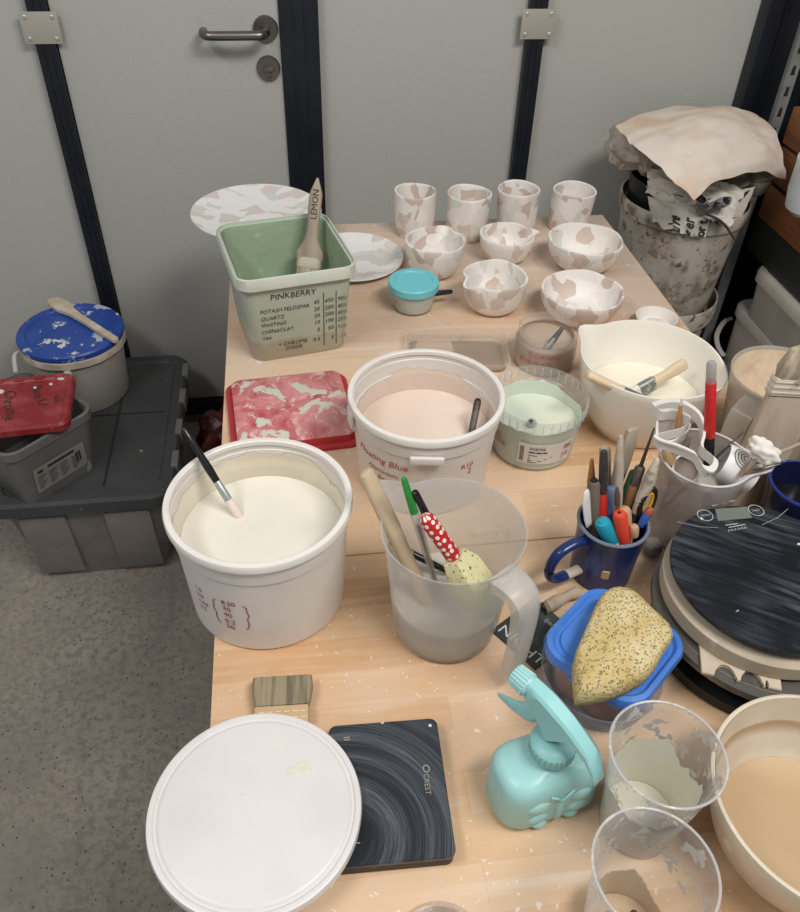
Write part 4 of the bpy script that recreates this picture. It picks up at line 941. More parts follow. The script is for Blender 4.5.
# scissors: two looped grips
sm = MC+Vector((.033, -.004, ZM)); se = PY(664, 492, sm.y+.006)
sc_ = thing('scissors', 'black and yellow scissor handles sticking up at the right of the mug', 'scissors', sm)
lp = []
for k in range(25):
    a = k/24*2*PI; lp.append((math.cos(a)*.0095, .002, .024+math.sin(a)*.019))
obj('grip', tube(lp[:-1]+[lp[0]], .0032, 10), BLACKP, sc_)
obj('grip_lining', tube([(x*.62, y-.0005, .022+(z-.022)*.72) for x, y, z in lp], .0018, 8), mat('yellow_plastic', (226, 172, 36), .4), sc_)
obj('blade', loft([(.002, .0012, .001, -.055), (.0045, .0015, .0015, -.02), (.005, .0018, .0018, .006)], 12), STEEL, sc_)
sc_.rotation_euler = (math.radians(-8), math.radians(14), math.radians(18))

# ------------------------------------------------------------------ milky jug with cutters and pens
c2 = thing('measuring_jug', 'milky plastic jug crammed with cookie cutters and pens behind the round scale', 'jug', (.474, .666, T))
oN = [(.039, 0), (.042, .003), (.044, .05), (.0468, .08), (.0515, .115), (.0535, .128)]
bm = lathe(vessel(oN, .0018, .003), 80); spouted(bm, .128, -18, .024, .30, -.002, 3)
obj('body', bm, clear('milky_jug_grey', (206, 200, 196), .55, .3, ((190, 176, 164), 12, .5, .68)), c2)
obj('rim', tube([((.0525+ (.026*math.exp(-((((a-math.radians(-18)+PI) % (2*PI))-PI)/.30)**2)))*math.cos(a), (.0525+(.026*math.exp(-((((a-math.radians(-18)+PI) % (2*PI))-PI)/.30)**2)))*math.sin(a), .1295) for a in [k/72*2*PI for k in range(73)]], .0016, 8), mat('milky_rim', (206, 202, 204), .3), c2)
NC = Vector((.474, .666, 0)); ZN = T+.128
def cutter(label, pts_px, z, h, seed):
    pts = [P(x, y, z) for x, y in pts_px]; c = sum(pts, Vector())/len(pts); pts = smooth_path([p-c for p in pts]+[pts[0]-c], 4)[:-1]
    o = bmesh.new(); n = len(pts); rows = []
    for p in pts: rows.append([o.verts.new((p.x*s, p.y*s, zz)) for s, zz in ((1.0, -h), (1.0, 0), (1.07, .0), (1.07, .0025), (.93, .0025), (.93, -h))])
    for i in range(n):
        a, b = rows[i], rows[(i+1) % n]
        for k in range(6): o.faces.new((a[k], a[(k+1) % 6], b[(k+1) % 6], b[k]))
    ob = obj('cookie_cutter', o, mat('cutter_white', (226, 222, 216), .4), None, 40, c); tag(ob, label, 'cutter'); return ob
cutter('larger white figure-shaped cutter leaning out of the milky jug', [(653, 406), (668, 402), (684, 404), (700, 416), (704, 434), (702, 448), (715, 460), (712, 470), (703, 468), (696, 456), (690, 452), (676, 446), (660, 441), (656, 436), (672, 432), (684, 428), (690, 420), (684, 415), (672, 411), (660, 412)], T+.158, .011, 1)
cutter('smaller white square cutter behind the figure-shaped one in the milky jug', [(657, 421), (672, 421), (688, 424), (688, 431), (680, 437), (672, 442), (658, 440)], T+.142, .012, 2)
def in_jug(name, label, cat, mpx, top, segs, dy=0.0, zb=T+.02, roll=0):
    m = P(mpx[0], mpx[1], ZN); q = Vector((m.x-NC.x, m.y-NC.y, 0))
    if q.length > .045: q *= .045/q.length
    m = Vector((NC.x+q.x, NC.y+q.y, ZN)); e = PY(top[0], top[1], m.y+dy); d = (m-e).normalized(); p0 = m.copy()
    for k in range(160):
        s = m+d*(.0007*k)
        if s.z < zb or math.hypot(s.x-NC.x, s.y-NC.y) > .039+(.004 if s.z > ZN-.03 else 0): break
        p0 = s
    return stick(name, label, cat, p0, e, segs, roll=roll)
in_jug('pen', 'fat red and black pen standing upright in the milky jug', 'pen', (709, 452), (711.5, 361),
       [('black_barrel', 0, .56, [(.0058, .0058), (.0062, .0062), (.0062, .0062)], BRH), ('red_barrel', .5605, .88, [(.0065, .0065), (.0066, .0066), (.0062, .0062)], mat('red_pen', (204, 40, 44), .3)), ('clear_cap', .8805, .985, [(.0058, .0058), (.0058, .0058), (.0054, .0054)], clear('grey_clear_cap', (196, 192, 188), .7, .2))], .012)
in_jug('paintbrush', 'slim brush with a golden brown handle and pale tip in the milky jug', 'brush', (674, 436), (682, 398), [('handle', 0, .82, [(.0025, .0025), (.0035, .0035), (.003, .003), (.0022, .0022)], mat('golden_handle', (186, 138, 88), .35)), ('tip', .8205, .97, [(.002, .002), (.0016, .0016)], WH)], .01)
in_jug('paintbrush', 'small brush with a fluffy dark tuft in the milky jug', 'brush', (683, 452), (690, 435), [('handle', 0, .45, [(.002, .002), (.0025, .0025)], STEEL), ('bristles', .6, .97, [(.0025, .0025), (.006, .005), (.003, .003)], mat('dark_fluffy_bristle', (104, 92, 84), .9)), ('ferrule', .4505, .6, [(.0026, .0026), (.003, .003)], STEELD)], .004)
in_jug('dowel', 'rounded wooden handle end at the left inside the milky jug', 'dowel', (668, 462), (668, 447), [('shaft', 0, .93, [(.007, .007), (.0078, .0078), (.008, .008), (.0072, .0072)], mat('light_wood_handle', (206, 170, 128), .5))], .004)
in_jug('paintbrush', 'dark thin brush pointing up right out of the milky jug', 'brush', (722, 452), (746, 429), [('handle', 0, .55, [(.002, .002), (.0022, .0022)], mat('navy_handle', (46, 48, 66), .4)), ('ferrule', .5505, .97, [(.0019, .0019), (.0014, .0014), (.0008, .0008)], TIP)], .004)
in_jug('spatula', 'tool capped with a lump of white plaster leaning right in the milky jug', 'tool', (745, 478), (768, 446), [('shaft', 0, .70, [(.003, .003), (.004, .004), (.0048, .0048)], mat('stained_shaft', (150, 132, 116), .7, layers=[((96, 84, 76), 60, .5, .65)]))], .004)
bm = blob(.0155, 4, .45, (1.3, .7, .8), 1.7, 5); wob(bm, .0008, 60, 3)
pl = [o for o in bpy.data.objects if o.get('label', '').startswith('tool capped')][0]
pls = obj('plaster_lump', bm, mat('white_plaster', (228, 222, 214), .85, bump=.001), None, 60)
pls.parent = pl; pls.location = (0, 0, max(v[2] for o in pl.children if o.name.startswith('shaft') for v in o.bound_box)+.004)
in_jug('needle_tool', 'thin metal rod reaching right from the milky jug over the dark mug', 'tool', (750, 478), (781, 464), [('rod', 0, .5, [(.002, .002), (.0022, .0022)], WOODD), ('tip', .5005, .98, [(.0018, .0018), (.0012, .0012)], STEEL)], .0)
in_jug('stick', 'brown wooden skewer reaching to the right edge over the plaster lump', 'stick', (752, 470), (806, 441), [('shaft', 0, .98, [(.0022, .0022), (.0024, .0024), (.0018, .0018)], WOODG)], .006)
# white cup lying in the jug, round lid, and a drawn-on white piece
wc = thing('cup', 'small white cup with a brown inside lying tilted in the milky jug', 'cup', P(684, 470, T+.112), rot=(math.radians(38), math.radians(-12), 0))
oc = [(.012, -.016), (.017, -.012), (.0185, .012), (.0185, .014)]
obj('body', lathe(vessel(oc, .003, -.012), 40), WHITEP, wc)
obj('residue', lathe([(.0148, -.0105), (.0152, .004), (.001, .004)], 32), mat('brown_residue', (112, 92, 78), .5), wc)
t = thing('cap', 'little round clear cap lying at the front of the milky jug', 'cap', P(706, 484, T+.116), rot=(math.radians(12), 0, 0))
obj('body', lathe([(.0005, -.004), (.011, -.004), (.0125, .003), (.0115, .0045), (.0105, .002), (.0005, .001)], 36), clear('cloudy_cap', (214, 206, 196), .7, .2), t)
t = thing('cup', 'white cup with black line drawing lying on its side in the milky jug', 'cup', P(738, 470, T+.116), rot=(math.radians(-14), math.radians(-74), math.radians(-16)))
oc2 = [(.014, -.022), (.019, -.02), (.0235, -.004), (.0245, .016), (.024, .022)]
obj('body', lathe(vessel(oc2, .0022, -.018), 48), mat('smooth_white_glaze', (232, 230, 226), .25), t)
b = bmesh.new()
for k in range(4):
    R_ = .004+.0034*k
    strokes_bm([[(-.004+R_*math.cos(s/16*3.6-.5+.12*k), .002+R_*1.1*math.sin(s/16*3.6-.5+.12*k)) for s in range(17)]], .0009, on_cyl(oc2, -8, 0, .0008), b)
strokes_bm([[(.02+.004*math.cos(a/12*2*PI), .012+.003*math.sin(a/12*2*PI)) for a in range(13)]], .0009, on_cyl(oc2, 10, 0, .0008), b)
obj('line_drawing', b, DARKTXT, t)

# ------------------------------------------------------------------ cream jug at the right edge
j3 = thing('jug', 'milky jug lined with dried cream slip at the right edge behind the wide hake brush', 'jug', (.648, .803, T))
oJ3 = [(.050, 0), (.053, .003), (.062, .07), (.070, .125), (.0725, .140)]
CJ = clear('creamy_jug', (222, 216, 206), .62, .25, ((222, 210, 194), 10, .45, .65))
obj('body', lathe(vessel(oJ3, .0022, .003), 80), CJ, j3)
obj('slip_film', shell(oJ3, .0022, .006, .136, 80), mat('dried_cream_slip', (224, 206, 182), .6, layers=[((206, 184, 156), 16, .5, .66), ((234, 222, 204), 24, .56, .7)]), j3)
obj('slip', liquid(oJ3, .0026, .004, .04, 64), mat('cream_slip', (222, 204, 178), .4), j3)
ha = math.radians(212); hd = Vector((math.cos(ha), math.sin(ha), 0)); hs = Vector((-math.sin(ha), math.cos(ha), 0))
prof = [(.066, .132), (.085, .131), (.101, .120), (.106, .098), (.105, .07), (.103, .045)]
pts = smooth_path([Vector((a, 0, z)) for a, z in prof], 5); b = bmesh.new(); rows = []
for i, p in enumerate(pts):
    d = (pts[min(i+1, len(pts)-1)]-pts[max(i-1, 0)]).normalized(); nn = Vector((-d.z, 0, d.x)); nn = nn if nn.dot(Vector((1, 0, 1))) > 0 else -nn
    rows.append([b.verts.new(hd*(p+nn*q).x+hs*s+Vector((0, 0, (p+nn*q).z))) for s, q in ((-.015, -.008), (-.015, 0), (.015, 0), (.015, -.008))])
for a, c in zip(rows, rows[1:]):
    for i in range(3): b.faces.new((a[i], a[i+1], c[i+1], c[i]))
bmesh.ops.recalc_face_normals(b, faces=b.faces[:]); bmesh.ops.solidify(b, geom=b.faces[:], thickness=.0018)
obj('handle', b, CJ, j3, 50)

# wide hake brush standing against the cream jug
yb = .716
A = PY(776, 376, yb); B = PY(738, 455, yb-.012)
ax = (A-B).normalized(); wd = Vector((1, .05, 0)); wd = (wd-ax*wd.dot(ax)).normalized(); nz = wd.cross(ax)
L = (A-B).length; ext = .095; WB = .074
hk = thing('hake_brush', 'very wide flat hake brush standing bristles up at the right edge', 'brush', B-ax*ext)
hk.rotation_euler = Matrix(((wd.x, -nz.x, ax.x), (wd.y, -nz.y, ax.y), (wd.z, -nz.z, ax.z))).to_euler()
LT = L+ext
b = prism([(.012, 0), (WB-.012, 0), (WB-.002, LT*.5), (WB, LT-.024), (0, LT-.024), (.002, LT*.5)], -.005, .005, None, .0015)
bmesh.ops.rotate(b, verts=b.verts, matrix=Matrix.Rotation(PI/2, 3, 'X'))
obj('handle', b, PLYG, hk)
b = box(-.001, WB+.001, -.0065, .0065, LT-.0238, LT-.001, .001)
for k in (LT-.019, LT-.012, LT-.005): box(-.0016, WB+.0016, -.0074, .0074, k-.0012, k+.0012, .0005, b)
obj('ferrule', b, mat('bound_pale_ferrule', (206, 194, 178), .6, layers=[((150, 138, 124), 50, .6, .68)]), hk)
bb_ = loft([(WB/2-.001, .006, .005, LT-.002, WB/2, 0), (WB/2+.001, .0085, .006, LT+.012, WB/2, .001), (WB/2-.004, .006, .004, LT+.034, WB/2+.004, .004), (WB/2-.012, .002, .002, LT+.040, WB/2+.006, .005)], 48)
obj('bristles', bb_, BRISTLE, hk)

# dark blue mug at the right edge
dm = thing('mug', 'dark navy mug with a chipped white rim line at the right edge', 'mug', (.618, .655, T))
oDM = [(.034, 0), (.038, .003), (.044, .04), (.046, .08)]
NAVYG = mat('navy_glaze', (22, 28, 58), .18, layers=[((30, 42, 92), 16, .5, .66)])
obj('body', lathe(vessel(oDM, .004, .006), 64), NAVYG, dm)
obj('rim', lathe([(.0455, .0785), (.0464, .0798), (.0455, .0818), (.0438, .0822), (.0422, .0815)], 64, False, False), mat('rubbed_rim', (38, 54, 128), .3, layers=[((214, 214, 216), 24, .56, .62)]), dm)
obj('coffee', liquid(oDM, .004, .007, .045, 48), mat('black_wash', (24, 24, 28), .08), dm)

# ------------------------------------------------------------------ turntable, board, template and round scale
SX, SY = .487, .508
wt = thing('turntable', 'grey banding wheel on a black base under the round scale', 'turntable', (SX+.001, SY-.013, T))
obj('base', lathe([(.108, 0), (.112, .003), (.110, .014), (.06, .024), (.03, .030), (.024, .044), (.001, .044)], 72), mat('black_iron', (26, 27, 30), .45), wt)
wh_ = obj('wheel', lathe([(.001, .0445), (.112, .0445), (.120, .047), (.121, .051), (.120, .0555), (.001, .0555)], 96), mat('dull_grey_wheel', (112, 110, 104), .38, .6, layers=[((136, 132, 122), 10, .45, .7), ((84, 84, 82), 24, .6, .7)]), wt)
b = bmesh.new()
for r in (.05, .085, .109): lathe([(r-.0006, .0554), (r-.0006, .0557), (r+.0006, .0557), (r+.0006, .0554)], 96, False, False, b)
obj('guide_ring', b, mat('bright_ring', (176, 174, 168), .3, .8), wh_)
A, Bp, C_ = P(705, 632, T+.062), P(702, 672, T+.060), P(782, 690, T+.060)
tpl = thing('template', 'beige card template with scalloped cut-outs poking out under the round board', 'template', Vector((Bp.x, Bp.y, T+.0560)))
d = (C_-Bp); an = math.atan2(d.y, d.x); tpl.rotation_euler = (0, 0, an); W_ = d.length
poly = [(0, 0)]
for k in range(3):
    x0 = .012+k*W_*.33
    if k < 2:
        poly.append((x0, .0)); poly += [(x0+W_*.145-W_*.145*math.cos(a), .016*math.sin(a)) for a in [j/10*PI for j in range(0, 11)]]
poly += [(W_*.80, 0), (W_*.80, .008), (W_*.84, .008), (W_*.84, 0), (W_, 0), (W_, .075), (-.004, .075)]
obj('card', prism(poly, 0, .004, None, .0006), mat('bisque_card', (198, 182, 162), .75, layers=[((184, 168, 150), 30, .5, .7)]), tpl)
t = thing('bat', 'round beige pottery board between the wheel and the scale', 'board', (SX, SY, T+.0605))
o_ = obj('board', lathe([(.001, 0), (.1072, 0), (.1080, .0008), (.1080, .0182), (.1072, .019), (.001, .019)], 96), mat('beige_bat', (186, 172, 152), .75, layers=[((170, 156, 136), 14, .45, .7), ((206, 194, 176), 30, .62, .72)]), t)
sk = thing('scale', 'round black glass kitchen scale smeared with dried slip', 'scale', (SX+.001, SY+.003, T+.0800))
obj('base', lathe([(.001, 0), (.085, 0), (.098, .004), (.101, .010), (.001, .010)], 96), BLACKP, sk)
tg = NT('smeared_black_glass'); v = tg.coords((1, 1, 1), False, .03, 6)
m0 = tg.n('Mapping'); tg.put(m0.inputs['Vector'], v); m0.inputs['Rotation'].default_value = (0, 0, math.radians(34)); mp = tg.n('VectorMath', operation='MULTIPLY'); tg.put(mp.inputs[0], m0.outputs[0]); mp.inputs[1].default_value = (3.5, 44, 1)
s_ = tg.ramp(tg.noise(mp.outputs[0], 2.6, 6, .62), .42, .78); lg = tg.ramp(tg.noise(tg.coords((1, 1, 1), False), 11, 3), .38, .62)
c = tg.mix(tg.math('MULTIPLY', tg.math('MULTIPLY', s_, lg), .6), lin((24, 27, 32)), lin((112, 122, 130)))
vo = tg.n('TexVoronoi', Scale=52.0); tg.put(vo.inputs['Vector'], tg.coords((1, 1, 1), False, .02, 60)); sp = tg.n('SeparateColor'); tg.put(sp.inputs[0], vo.outputs['Color'])
c = tg.mix(tg.math('MULTIPLY', tg.ramp(vo.outputs['Distance'], .14, .11), tg.ramp(sp.outputs[0], .93, .94)), c, lin((214, 208, 196)))
SG = tg.done(tg.bsdf(c, tg.math('ADD', tg.math('MULTIPLY', s_, .3), .22), 0, .45))
gl = obj('glass_top', lathe([(.001, .0102), (.1025, .0102), (.1038, .0115), (.1040, .0150), (.1030, .0165), (.001, .0165)], 112), SG, sk)
# display and buttons: drawn in a frame turned towards the far left
RA = math.radians(6)
def stop(u, v, z=.0169):
    c, s = math.cos(RA), math.sin(RA); return Vector((u*c-v*s, u*s+v*c, z))
D0 = PY
def sc_local(px, py):
    q = P(px, py, T+.0965)-Vector((SX+.001, SY+.003, T+.08)); c, s = math.cos(-RA), math.sin(-RA); return (q.x*c-q.y*s, q.x*s+q.y*c)
q = [sc_local(x, y) for x, y in ((715, 509), (747, 507), (752, 518), (718, 521))]
obj('display', prism([stop(x, y)[:2] for x, y in q], .0164, .0168), mat('grey_lcd', (112, 118, 110), .2), sk)
b = bmesh.new(); WHINK = mat('pale_print', (176, 180, 180), .5)
for x, y in ((705, 515.5), (756, 510.5)):
    cx, cy = sc_local(x, y); strokes_bm([[(cx+.0088*math.cos(k/28*2*PI), cy+.0088*math.sin(k/28*2*PI)) for k in range(29)]], .0010, stop, b)
    text_bm('MODE' if x < 720 else 'TARE', .0042, lambda u, w_, cx=cx, cy=cy: stop(cx+u-.0056, cy+w_-.0014), b)
x, y = sc_local(727, 528); strokes_bm([[(x, y+.004), (x+.016, y+.0035)], [(x+.002, y), (x+.024, y+.0005)]], .0012, stop, b)
x, y = sc_local(728, 532); strokes_bm([[(x+.001+.0042*k, y), (x+.0022+.0042*k, y+.0032), (x+.0038+.0042*k, y+.0008)] for k in range(6)], .0009, stop, b)
x, y = sc_local(712, 506); 
for k in range(3): strokes_bm([[(x+k*.012, y+.001*k), (x+k*.012+.008, y+.001*k+.0005)]], .0011, stop, b)
e0, e1 = sc_local(677, 522), sc_local(718, 528); strokes_bm([[e0, ((e0[0]+e1[0])/2, (e0[1]+e1[1])/2-.003), e1]], .0005, stop, b)
e0, e1 = sc_local(762, 525), sc_local(788, 509); strokes_bm([[e0, ((e0[0]+e1[0])/2+.002, (e0[1]+e1[1])/2-.002), e1]], .0005, stop, b)
obj('print', b, WHINK, sk)

# ------------------------------------------------------------------ blue-lidded container in a shallow basin, sponge on top
BX, BY = .298, .455
bs = thing('basin', 'shallow bluish clear basin under the blue-lidded container', 'basin', (BX-.004, BY, T))
oB_ = [(.052, 0), (.055, .002), (.062, .03), (.064, .034)]
obj('body', lathe(vessel(oB_, .002, .003), 72), clear('bluish_clear', (184, 202, 228), .38, .15), bs)
ct = thing('container', 'clear container of pinkish brown clay with a bright blue lid', 'container', (BX, BY, T+.0035), math.radians(40))
secs = [(.040, .040, .018, 0), (.042, .042, .019, .003), (.050, .050, .020, .066), (.0485, .0485, .0195, .066), (.0405, .0405, .0185, .004)]
obj('body', loft(secs, 64), clear('clear_box', (220, 210, 206), .22, .12), ct)
obj('clay', loft([(.0395, .0395, .018, .0045), (.0475, .0475, .019, .058)], 64), mat('pinkish_brown_clay', (186, 146, 132), .6, layers=[((172, 130, 116), 12, .45, .7)]), ct)
lid_ = obj('lid', loft([(.0575, .0575, .028, .062), (.0590, .0590, .029, .070), (.0570, .0570, .028, .076), (.0525, .0525, .026, .077), (.0495, .0495, .024, .0735), (.0465, .0465, .023, .0735), (.0450, .0450, .022, .0765)], 80), BLUEP, ct)
obj('lid_tab', box(-.064, -.054, -.012, .012, .064, .0685, .002), BLUEP, lid_)
SB = [P(*p, T+.105) for p in ((576, 697), (574, 660), (585, 630), (604, 592), (628, 588), (650, 606), (673, 631), (664, 650), (650, 672), (615, 690))]
c = sum(SB, Vector())/len(SB); sp_ = smooth_path([p-c for p in SB]+[SB[0]-c], 5)[:-1]
b = bmesh.new(); rows = []
for k, (s, z) in enumerate(((.86, -.0255), (.95, -.022), (1.0, -.012), (1.0, -.003), (.95, .003), (.85, .006), (.6, .0075), (.3, .008))): rows.append([b.verts.new((p.x*s, p.y*s, z)) for p in sp_])
n = len(sp_)
for a, c_ in zip(rows, rows[1:]):
    for i in range(n): b.faces.new((a[i], a[(i+1) % n], c_[(i+1) % n], c_[i]))
b.faces.new(rows[0][::-1]); b.faces.new(rows[-1])
for v in b.verts:
    nn = noise.noise(v.co*70); v.co.z += nn*.002 if v.co.z > -.02 else 0
    q = noise.noise(v.co*160); v.co.x += q*.0012; v.co.y += q*.0012
ts = NT('tan_cave_sponge'); v = ts.coords((1, 1, 1), False, .006, 120)
cc = ts.mix(ts.ramp(ts.noise(v, 26, 4), .4, .65), lin((196, 174, 120)), lin((212, 196, 152)))
cc = ts.mix(ts.ramp(ts.noise(v, 60, 3), .62, .72), cc, lin((204, 190, 164)))
pv = ts.n('TexVoronoi', Scale=420.0); ts.put(pv.inputs['Vector'], v); sp = ts.n('SeparateColor'); ts.put(sp.inputs[0], pv.outputs['Color'])
ho = ts.math('MULTIPLY', ts.ramp(pv.outputs['Distance'], .42, .26), ts.ramp(sp.outputs[0], .42, .5))
cc = ts.mix(ts.math('MULTIPLY', ho, .55), cc, lin((128, 106, 70)))
so = obj('sponge', b, ts.done(ts.bsdf(cc, .95, 0, .1, ts.math('SUBTRACT', ts.noise(v, 150, 4), ts.math('MULTIPLY', ho, .8)), .0025)), None, 60, (c.x, c.y, T+.0035+.0770+.0256))
tag(so, 'tan rounded-triangle sponge lying on the bright blue lid', 'sponge')

# ------------------------------------------------------------------ aqua spray bottle
sb = thing('spray_bottle', 'aqua plastic spray bottle with a raised butterfly on its body', 'bottle', (.201, .348, T), math.radians(12))
secs = []
for z, kx, ky in ((0, .88, .82), (.003, .95, .92), (.010, 1.0, 1.0), (.048, 1.0, 1.0), (.058, .985, .97), (.0645, .93, .90), (.069, .82, .80), (.0715, .60, .66), (.0735, .40, .56)):
    secs.append((.052*kx, .031*ky, .024*min(kx, ky), z))
secs += [(.0165, .0165, .0165, .0755), (.0160, .0160, .0160, .082)]
obj('body', loft(secs, 64), AQUA, sb)
def emb(x, z, rx, rz, ry=.005, y=-.029): return blob(1, 3, 0, (rx, ry, rz)), (x, y, z)
for x, z, rx, rz in ((-.021, .042, .0125, .0095), (.021, .042, .0125, .0095), (-.020, .022, .0115, .0085), (.020, .022, .0115, .0085), (-.0165, .008, .008, .005), (.0165, .008, .008, .005)):
    q, l = emb(x, z, rx, rz); obj('raised_wing', q, AQUA, sb, 60, l)
q, l = emb(0, .027, .0042, .022, .006); obj('raised_body', q, AQUA, sb, 60, l)
b = tube([(-.001, -0.0320, .046), (-.006, -0.0325, .054), (-.012, -0.0310, .056)], .0013, 8); tube([(.001, -0.0320, .046), (.006, -0.0325, .054), (.012, -0.0310, .056)], .0013, 8, 1, b); obj('raised_feelers', b, AQUA, sb)
col = lathe([(.0195, .079), (.0205, .081), (.0205, .094), (.0185, .096), (.0135, .099), (.001, .099)], 40)
obj('collar', col, mat('aqua_collar', (140, 194, 194), .4), sb)
b = bmesh.new()
for k in range(28):
    a = k/28*2*PI; q = box(.0200, .0212, -.0009, .0009, .083, .093, .0003); bmesh.ops.rotate(q, verts=q.verts, matrix=Matrix.Rotation(a, 3, 'Z')); merge(b, q)
obj('collar_ridges', b, bpy.data.materials['aqua_collar'], sb)
# head: the nozzle points away to the far left, the tail hangs towards the camera
nzp = Vector((-.57, .82, 0)); nzp.rotate(Matrix.Rotation(-math.radians(12), 3, 'Z'))
hv = Vector((nzp.x, nzp.y, 0)).normalized()
AQH = mat('aqua_trigger', (150, 207, 206), .34)
def hp_(a, z): return hv*a+Vector((0, 0, z))
b = bmesh.new(); rows = []
side = hv.cross(Vector((0, 0, 1)))
for a, zt, zb, w in ((-.050, .100, .092, .0062), (-.045, .111, .101, .0070), (-.036, .124, .113, .0076), (-.018, .135, .123, .0082), (-.008, .140, .112, .0084), (.004, .144, .098, .0086), (.013, .147, .112, .0086), (.025, .149, .126, .0082), (.034, .150, .129, .0078)):
    rows.append([b.verts.new(hp_(a, z)+side*s) for s, z in ((-w, zb+.002), (-w, zt-.003), (-w*.7, zt), (w*.7, zt), (w, zt-.003), (w, zb+.002), (w*.7, zb), (-w*.7, zb))])
for a, c in zip(rows, rows[1:]):
    for i in range(8): b.faces.new((a[i], a[(i+1) % 8], c[(i+1) % 8], c[i]))
b.faces.new(rows[0]); b.faces.new(rows[-1][::-1]); bmesh.ops.subdivide_edges(b, edges=b.edges[:], cuts=1, smooth=.3)
hdo = obj('spray_head', b, AQH, sb, 40)
b = tube([hp_(.0335, .1395), hp_(.039, .140), hp_(.0525, .1405)], [.0095, .0112, .0095], 24); b2 = bmesh.new()
for k in range(20):
    a = k/20*2*PI; q = tube([hp_(.037, .140)+side*(.0106*math.cos(a))+Vector((0, 0, .0106*math.sin(a))), hp_(.052, .1405)+side*(.0094*math.cos(a))+Vector((0, 0, .0094*math.sin(a)))], .0011, 6); merge(b, q)
obj('nozzle', b, AQUA, hdo)
tg_ = smooth_path([hp_(.019, .128), hp_(.025, .118), hp_(.030, .106), hp_(.042, .098), hp_(.066, .092)], 5)
obj('trigger', tube(tg_, [.0085]*6+[.0092, .0096, .0100, .0102, .0102, .0100, .0096, .009, .0084, .0076, .0066, .0056, .0044, .0032, .0018], 14, .6, None, True, side), AQH, hdo)

# ------------------------------------------------------------------ clear cups and the bowl of slip
CUPM = clear('clear_cup_plastic', (226, 224, 222), .16, .08)
def splash_shader(t, a):
    tl = t.n('BsdfTranslucent'); tl.inputs['Color'].default_value = lin((240, 236, 226)); mx = t.n('MixShader'); mx.inputs[0].default_value = .45
    t.put(mx.inputs[1], t.bsdf(lin((240, 236, 226)), .6)); t.put(mx.inputs[2], tl.outputs[0])
    return t.done(t.see(mx.outputs[0], a))
def ccup(label, x, y, r, h, fl, seed, tilt=(0, 0)):
    t = thing('plastic_cup', label, 'cup', (x, y, T), rot=(tilt[0], tilt[1], 0), group='clear plastic cups')
    o = [(r*.66, 0), (r*.69, .002), (r*.80, h*.45), (r*.93, h*.93), (r*.96, h*.975), (r, h*.99), (r*.995, h)]
    obj('body', lathe(vessel(o, .0011, .002), 80), CUPM, t)
    fm = film('slip_splash_%d' % seed, fl[0], h*fl[1], h*fl[2], 20, fl[3], fl[4], stretch=(1, 1, .5))
    obj('slip_film', shell(o, .0012, .003, h*.97, 80, 20), fm, t)
    t_ = NT('rim_splashes_%d' % seed); v = t_.coords((1, 1, 1), False, .01, 60)
    a = t_.ramp(t_.noise(v, 70, 4, .55), .565, .58)
    obj('rim_splash', shell([(rr+.002, z) for rr, z in o], .0012, h*.55, h*.985, 80, 14), splash_shader(t_, a), t)
    obj('rim', tube([(r*math.cos(k/72*2*PI), r*math.sin(k/72*2*PI), h) for k in range(73)], .0012, 8), clear('cup_rim', (232, 232, 232), .6, .15, ((238, 234, 224), 60, .54, .58)), t)
    return t, o
t, o = ccup('clear plastic cup half coated with pale slip beside the spray bottle', .282, .307, .0478, .132, ((214, 210, 192), .62, .75, (222, 219, 206), 0), 1)
obj('slip', liquid(o, .0014, .0025, .020, 64), mat('pale_slip', (216, 212, 196), .4), t)
t, o = ccup('clear plastic cup with tan residue at the bottom edge of the bench', .235, .217, .0462, .136, ((206, 186, 160), .30, .70, (214, 198, 174), .40), 2)
obj('slip', liquid(o, .0014, .0025, .010, 64), mat('tan_slip', (200, 176, 146), .5), t)
obj('crack', tube(smooth_path([(-.022, .012, .0105), (-.006, .016, .0105), (.008, .010, .0105), (.018, .014, .0105), (.024, -.006, .0105)], 4), .0008, 6), mat('dark_crack', (60, 46, 36), .8), t)
sl = thing('bowl', 'big cream bowl of tan slip at the right front edge of the bench', 'bowl', (.423, .271, T))
oS = [(.062, 0), (.066, .003), (.082, .03), (.093, .062), (.099, .092)]
obj('body', lathe(vessel(oS, .0045, .005), 96), mat('slip_streaked_cream', (214, 202, 182), .55, layers=[((196, 180, 156), 10, .45, .65), ((222, 214, 200), 26, .58, .68)]), sl)
obj('slip', liquid(oS, .0045, .006, .024, 96), mat('tan_clay_slip', (190, 164, 130), .22, layers=[((186, 156, 120), 6, .45, .7)]), sl)
tf = NT('tide_marked_slip'); zz = tf.z()[2]; v = tf.coords((1, 1, 1), False)
lv = tf.math('ADD', zz, tf.math('MULTIPLY', tf.math('SUBTRACT', tf.noise(v, 9, 4), .5), .016))
bd = tf.math('MULTIPLY', tf.ramp(lv, .052, .062), tf.ramp(lv, .068, .0655))
cc = tf.mix(tf.ramp(tf.noise(v, 18, 5), .4, .7), lin((204, 190, 168)), lin((216, 206, 188)))
cc = tf.mix(tf.math('MULTIPLY', bd, .8), cc, lin((166, 134, 98)))
obj('slip_film', shell(oS, .0045, .024, .092, 96, 16), tf.done(tf.bsdf(cc, .45, 0, .4)), sl)

